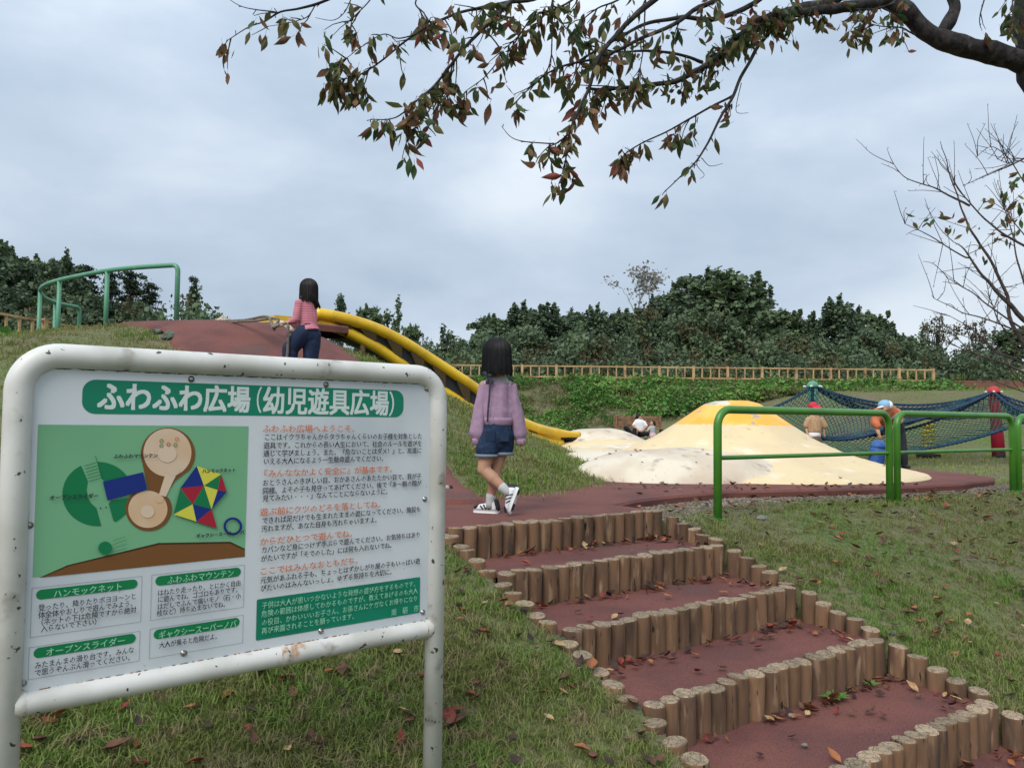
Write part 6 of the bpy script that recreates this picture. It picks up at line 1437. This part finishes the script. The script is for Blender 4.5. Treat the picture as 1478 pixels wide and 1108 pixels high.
CT.limb([q(1340, -70, 3.7), q(1300, -5, 3.7), q(1270, 12, 3.7), q(1236, 14, 3.7)], .012, .003, .1, leaves=14, warm=.3); CT.limb([q(1320, 50, 3.8), q(1300, 40, 3.6), q(1270, 38, 3.6), q(1236, 30, 3.6)], .005, .0015, leaves=20, warm=.5)
CT.limb([q(1440, -60, 3.8), q(1415, 20, 3.8), q(1418, 45, 3.8)], .006, .001, own=False, leaves=3, warm=.6); CT.limb([q(1460, -20, 3.8), q(1462, 20, 3.7), q(1455, 40, 3.7)], .005, .001, own=False, leaves=18, warm=.1)
CT.done()

b2 = Vector((5.35, 6.15, gz(5.35, 6.15)))
BT = Tree('bare_cherry_tree', b2, 'nearly bare young cherry tree reaching in from the right picture edge', 'tree', MAT['paletwig'], MAT['paletwig'])
Q = lambda u, v, Y=6.0: at(u, v, Y)
hub = Q(1640, 690); BT.limb([b2 + Vector((0, 0, -.2)), b2.lerp(hub, .6), hub, Q(1655, 600), Q(1670, 480), Q(1690, 300)], .085, .05, .15, 'trunk', 12)
for i, (P, r0) in enumerate([
    ([(1560, 520), (1478, 460), (1443, 424), (1413, 392), (1394, 362), (1376, 349)], .030), ([(1560, 600), (1472, 489), (1452, 427), (1430, 375), (1400, 330), (1384, 288), (1368, 242), (1357, 203)], .022),
    ([(1580, 420), (1478, 356), (1430, 323), (1387, 278), (1372, 250)], .016), ([(1400, 297), (1370, 282), (1348, 271), (1309, 258), (1290, 237)], .010), ([(1400, 372), (1387, 369), (1342, 340), (1306, 323)], .009),
    ([(1560, 530), (1478, 476), (1426, 440), (1397, 418), (1368, 401)], .012), ([(1580, 540), (1478, 482), (1420, 460), (1387, 450), (1348, 430)], .012), ([(1580, 590), (1478, 525), (1436, 508), (1413, 482), (1371, 456)], .018),
    ([(1590, 600), (1478, 538), (1420, 515), (1392, 504), (1368, 494)], .014), ([(1580, 180), (1478, 229), (1436, 249), (1391, 267)], .012), ([(1590, 560), (1478, 510), (1446, 470), (1432, 440), (1424, 405)], .012), ([(1600, 610), (1478, 552), (1452, 520), (1430, 500), (1380, 480)], .010),
    ([(1500, 300), (1470, 250), (1452, 225), (1430, 212), (1408, 228)], .006), ([(1520, 380), (1470, 330), (1452, 300), (1440, 262)], .007), ([(1600, 480), (1500, 440), (1470, 380), (1462, 340), (1450, 300)], .014), ([(1490, 240), (1470, 232), (1456, 236), (1440, 230)], .005), ([(1600, 630), (1500, 575), (1440, 552), (1400, 545)], .010)]):
    pts = [Q(u, v, 6.0 + .25 * math.sin(i * 2.1) + .03 * k) for k, (u, v) in enumerate(P)]
    if P[0][0] > 1540: pts = [hub.lerp(Q(1665, 520), random.random())] + pts
    BT.limb(pts, r0, .0022, .1, seg=6)
    cp = crom(pts, 5); 
    for _ in range(9):
        k = random.randrange(len(cp) // 3, len(cp)); p = cp[k]; d = Vector((random.gauss(-.2, .5), random.gauss(0, .4), random.gauss(.6, .45))).normalized(); l = random.uniform(.08, .38)
        BT.limb([p, p + d * l * .5 + Vector((0, 0, .01)), p + d * l + Vector((random.gauss(0, .03), 0, random.gauss(.02, .03)))], .0035, .0015, own=False)
n0 = len(leafspots)
for u, v, k in ((1325, 322, 2), (1340, 318, 3), (1358, 315, 3), (1370, 325, 3), (1383, 335, 2), (1376, 308, 1), (1352, 308, 1), (1395, 318, 2), (1412, 325, 2), (1425, 285, 5), (1430, 300, 3), (1445, 318, 3), (1460, 265, 7), (1470, 290, 6), (1440, 340, 4), (1455, 345, 4), (1450, 312, 4), (1465, 330, 4), (1472, 250, 6), (1475, 300, 5), (1428, 370, 2), (1410, 360, 2), (1474, 320, 5), (1450, 280, 4)):
    for _ in range(k): add_leaf(Q(u + random.gauss(0, 5), v + random.gauss(0, 4), 5.9 + random.gauss(0, .08)), True, .25, 1.25, .7)
BT.limb([Q(1400, 330), Q(1375, 322), Q(1352, 314), Q(1326, 316)], .003, .001, own=False)
BT.done()
leaves2 = leafspots[n0:]; leaves1 = leafspots[:n0]
def vis(p):
    d = np.array(p) - CAM; w = d @ _f
    return w > .2 and abs(d @ _r) / w < .68 and abs(d @ _u) / w < .52
def plant_leaves(T, spots, meshes, limit):
    sp = sorted(spots, key=lambda t: (not vis(t[0]), (t[0] - Vector(CAM)).length / t[2]))
    stuff = MB(); mats_ = []
    for i, (p, e_, s, ci, k) in enumerate(sp):
        if i < limit:
            o = bpy.data.objects.new('leaf', meshes[ci][k]); o.location = p; o.rotation_euler = e_; o.scale = (s, s, s); link(o, T)
        else:
            m_ = Matrix.Translation(p) @ e_.to_matrix().to_4x4() @ Matrix.Scale(s, 4); me = meshes[ci][k]
            stuff.add([m_ @ v.co for v in me.vertices], [tuple(f.vertices) for f in me.polygons], ci)
    if stuff.n: o = stuff.build('leaves', LEAFSET, T); o['kind'] = 'stuff'
LEAFSET = LEAF
plant_leaves(CT.root, leaves1, HANG, 300); plant_leaves(BT.root, leaves2, HANG, 300)
print('hanging leaves', len(leaves1), len(leaves2))

# ------------------------------------------------------------------ fallen leaves
def fallen_mesh(ci, k):
    r = random.Random(ci * 7 + k); me = leaf_mesh('fallen_leaf', FALL[ci], .060 + .009 * k, .032 + .006 * k, .3 + .5 * r.random(), .15 + .4 * r.random(), ci + k)
    for v in me.vertices: v.co = Vector((v.co.x, v.co.z + .03, abs(v.co.y) * .9 + .003)) if abs(v.co.z) < .1 else v.co
    return me
FM = {ci: [fallen_mesh(ci, k) for k in range(3)] for ci in range(5)}
spots = []
def drop(x, y, z, s=1.0, tilt=.2):
    ci = random.choices(range(5), (36, 22, 18, 17, 7))[0]
    spots.append((Vector((x, y, z)), Euler((random.gauss(0, tilt), random.gauss(0, tilt), random.random() * 6.28)), s * random.uniform(.55, 1.15), ci, random.randrange(3)))
def field(x0, x1, y0, y1, n, dens=lambda x, y: 1):
    k = 0
    while k < n:
        x, y = random.uniform(x0, x1), random.uniform(y0, y1)
        if random.random() > dens(x, y): k += .2; continue
        k += 1; zs = stair_z(x, y)
        if zs is not None: continue
        on = bool(inside(np.array([x]), np.array([y]), PADA)[0]); z = .004 if on and mound(np.array([x]), np.array([y]))[0] < .05 else gz(x, y) + .026
        if bool(inside(np.array([x]), np.array([y]), RAMPA)[0]): continue
        drop(x, y, z)
field(-1.6, 1.2, 1.4, 4.4, 330); field(1.2, 6.8, 3.4, 8.2, 800, lambda x, y: .35 + .65 * min(1, max(0, (x - 1) / 3))); field(1.0, 5.5, 5.6, 8.0, 120)
field(2.3, 4.5, 2.6, 4.6, 160)
for k in range(1, 7):      # litter swept against the risers
    for _ in range(46):
        t = random.random() ** .8 * ROWW; p = rowp(k - 1, t) + DS * (.06 + abs(random.gauss(0, .05))); drop(p[0], p[1], -SH * k + .004, .85, .4)
    for _ in range(18):
        p = rowp(k - 1 + random.random() * .85 + .1, ROWW - abs(random.gauss(0, .09)) - .03); drop(p[0], p[1], -SH * k + .004, .85, .4)
    for _ in range(9):
        p = rowp(k - 1 + random.uniform(.15, .9), random.uniform(.1, ROWW - .1)); drop(p[0], p[1], -SH * k + .004, .9, .2)
for _ in range(26): 
    a = random.uniform(205, 330); r_ = random.uniform(1.9, 2.75); x, y = DOME[0] + r_ * math.cos(R(a)), DOME[1] + r_ * math.sin(R(a)); drop(x, y, max(.004, Hm(x, y) + .006), .8)
for u, v, s in ((648, 1046, 1.35), (455, 1078, 1.3), (367, 1080, 1.1), (180, 1030, 1.2), (510, 943, 1.1), (330, 1010, .9), (655, 1055, 1.2), (72, 1050, .9), (735, 1060, 1.0)):
    lo, hi = 1.2, 6
    for _ in range(30):
        Ym_ = (lo + hi) / 2; p = at(u, v, Ym_)
        if p.z > gz(p.x, p.y): lo = Ym_
        else: hi = Ym_
    drop(p.x, p.y, p.z + .02, s, .3)
sp = sorted(spots, key=lambda t: (not vis(t[0]), (t[0] - Vector(CAM)).length / t[2]))
stuff = MB()
for i, (p, e_, s, ci, k) in enumerate(sp):
    if i < 300:
        o = bpy.data.objects.new('fallen_leaf', FM[ci][k]); o.location = p; o.rotation_euler = e_; o.scale = (s, s, s); link(o, GROUND)
    else:
        m_ = Matrix.Translation(p) @ e_.to_matrix().to_4x4() @ Matrix.Scale(s, 4); me = FM[ci][k]; stuff.add([m_ @ v.co for v in me.vertices], [tuple(f.vertices) for f in me.polygons], ci)
o = stuff.build('fallen_leaves', FALL, GROUND); o['kind'] = 'stuff'
print('fallen', len(sp))
# seedling at the foot of the fourth row of logs, and a few stones
def seedling(k, t, n, s, label):
    p = rowp(k, t) + DS * .09; c = Vector((p[0], p[1], -SH * (k + 1))); o = empty('weed', c, label, 'weed', None); mb = MB()
    for i in range(n):
        a = i * 2.4; l = s * random.uniform(.7, 1.2); d = Vector((math.cos(a), math.sin(a), .45)); w = Vector((-d.y, d.x, 0)) * l * .22
        mb.add([c + d * .005, c + d * l * .45 + w, c + d * l + Vector((0, 0, -.2 * l)), c + d * l * .45 - w], [(0, 1, 2, 3)])
    mb.tube([c, c + Vector((0, 0, s * .6))], .003, 5); mb.build('leaf_rosette', MAT['weeds'], o)
seedling(3, 1.18, 9, .075, 'broad-leaved green weed at the foot of the step logs on the lowest full step'); seedling(3, 1.52, 5, .05, 'small weed sprout in the leaf litter near the right end of the step')
for i, (u, v, s, z) in enumerate(((1285, 833, .024, None), (1142, 878, .020, None), (1160, 905, .016, None), (1100, 748, .05, None), (1019, 733, .05, None))):
    p = onz(u, v, -.2 if v > 800 else -.08); mb = MB(); p.z = gz(p.x, p.y) + .01 if stair_z(p.x, p.y) is None else stair_z(p.x, p.y) + .01
    mb.ell(p, (s, s * .7, s * .45), nu=9, nv=6); mb.v = [tuple(Vector(w) + Vector((random.gauss(0, s * .06),) * 3)) for w in mb.v]
    o = mb.build('stone', MAT['stone'], smooth=False); tag(o, ['small grey stone on the grass beside the right side logs', 'grey stone at the corner under the third row of logs', 'smaller stone by the third row of logs', 'flat pale stone in the lawn behind the first barrier post', 'flat stone in the gravel left of the first barrier'][i], 'stone', 'loose stones by the steps')
# crumbling mossy edge at the head of the ramp
for i, (u, v, Y, s) in enumerate(((252, 486, 9.0, .16), (240, 496, 8.9, .12), (228, 489, 9.1, .10))):
    p = at(u, v, Y); s *= .6; p.z = gz(p.x, p.y) + .02; mb = MB(); mb.ell(p, (s, s * .7, s * .5), nu=12, nv=8); mb.v = [tuple(Vector(w) + Vector([mnoise.noise(Vector(w) * 14 + Vector((k * 5, 0, 0))) * s * .35 for k in range(3)])) for w in mb.v]
    o = mb.build('rock', MAT['mossrock']); tag(o, ['largest mossy rock at the broken left edge of the red ramp', 'middle mossy lump below the ramp’s broken edge', 'smallest mossy lump in the grass by the ramp edge'][i], 'rock', 'mossy rocks at the ramp edge')
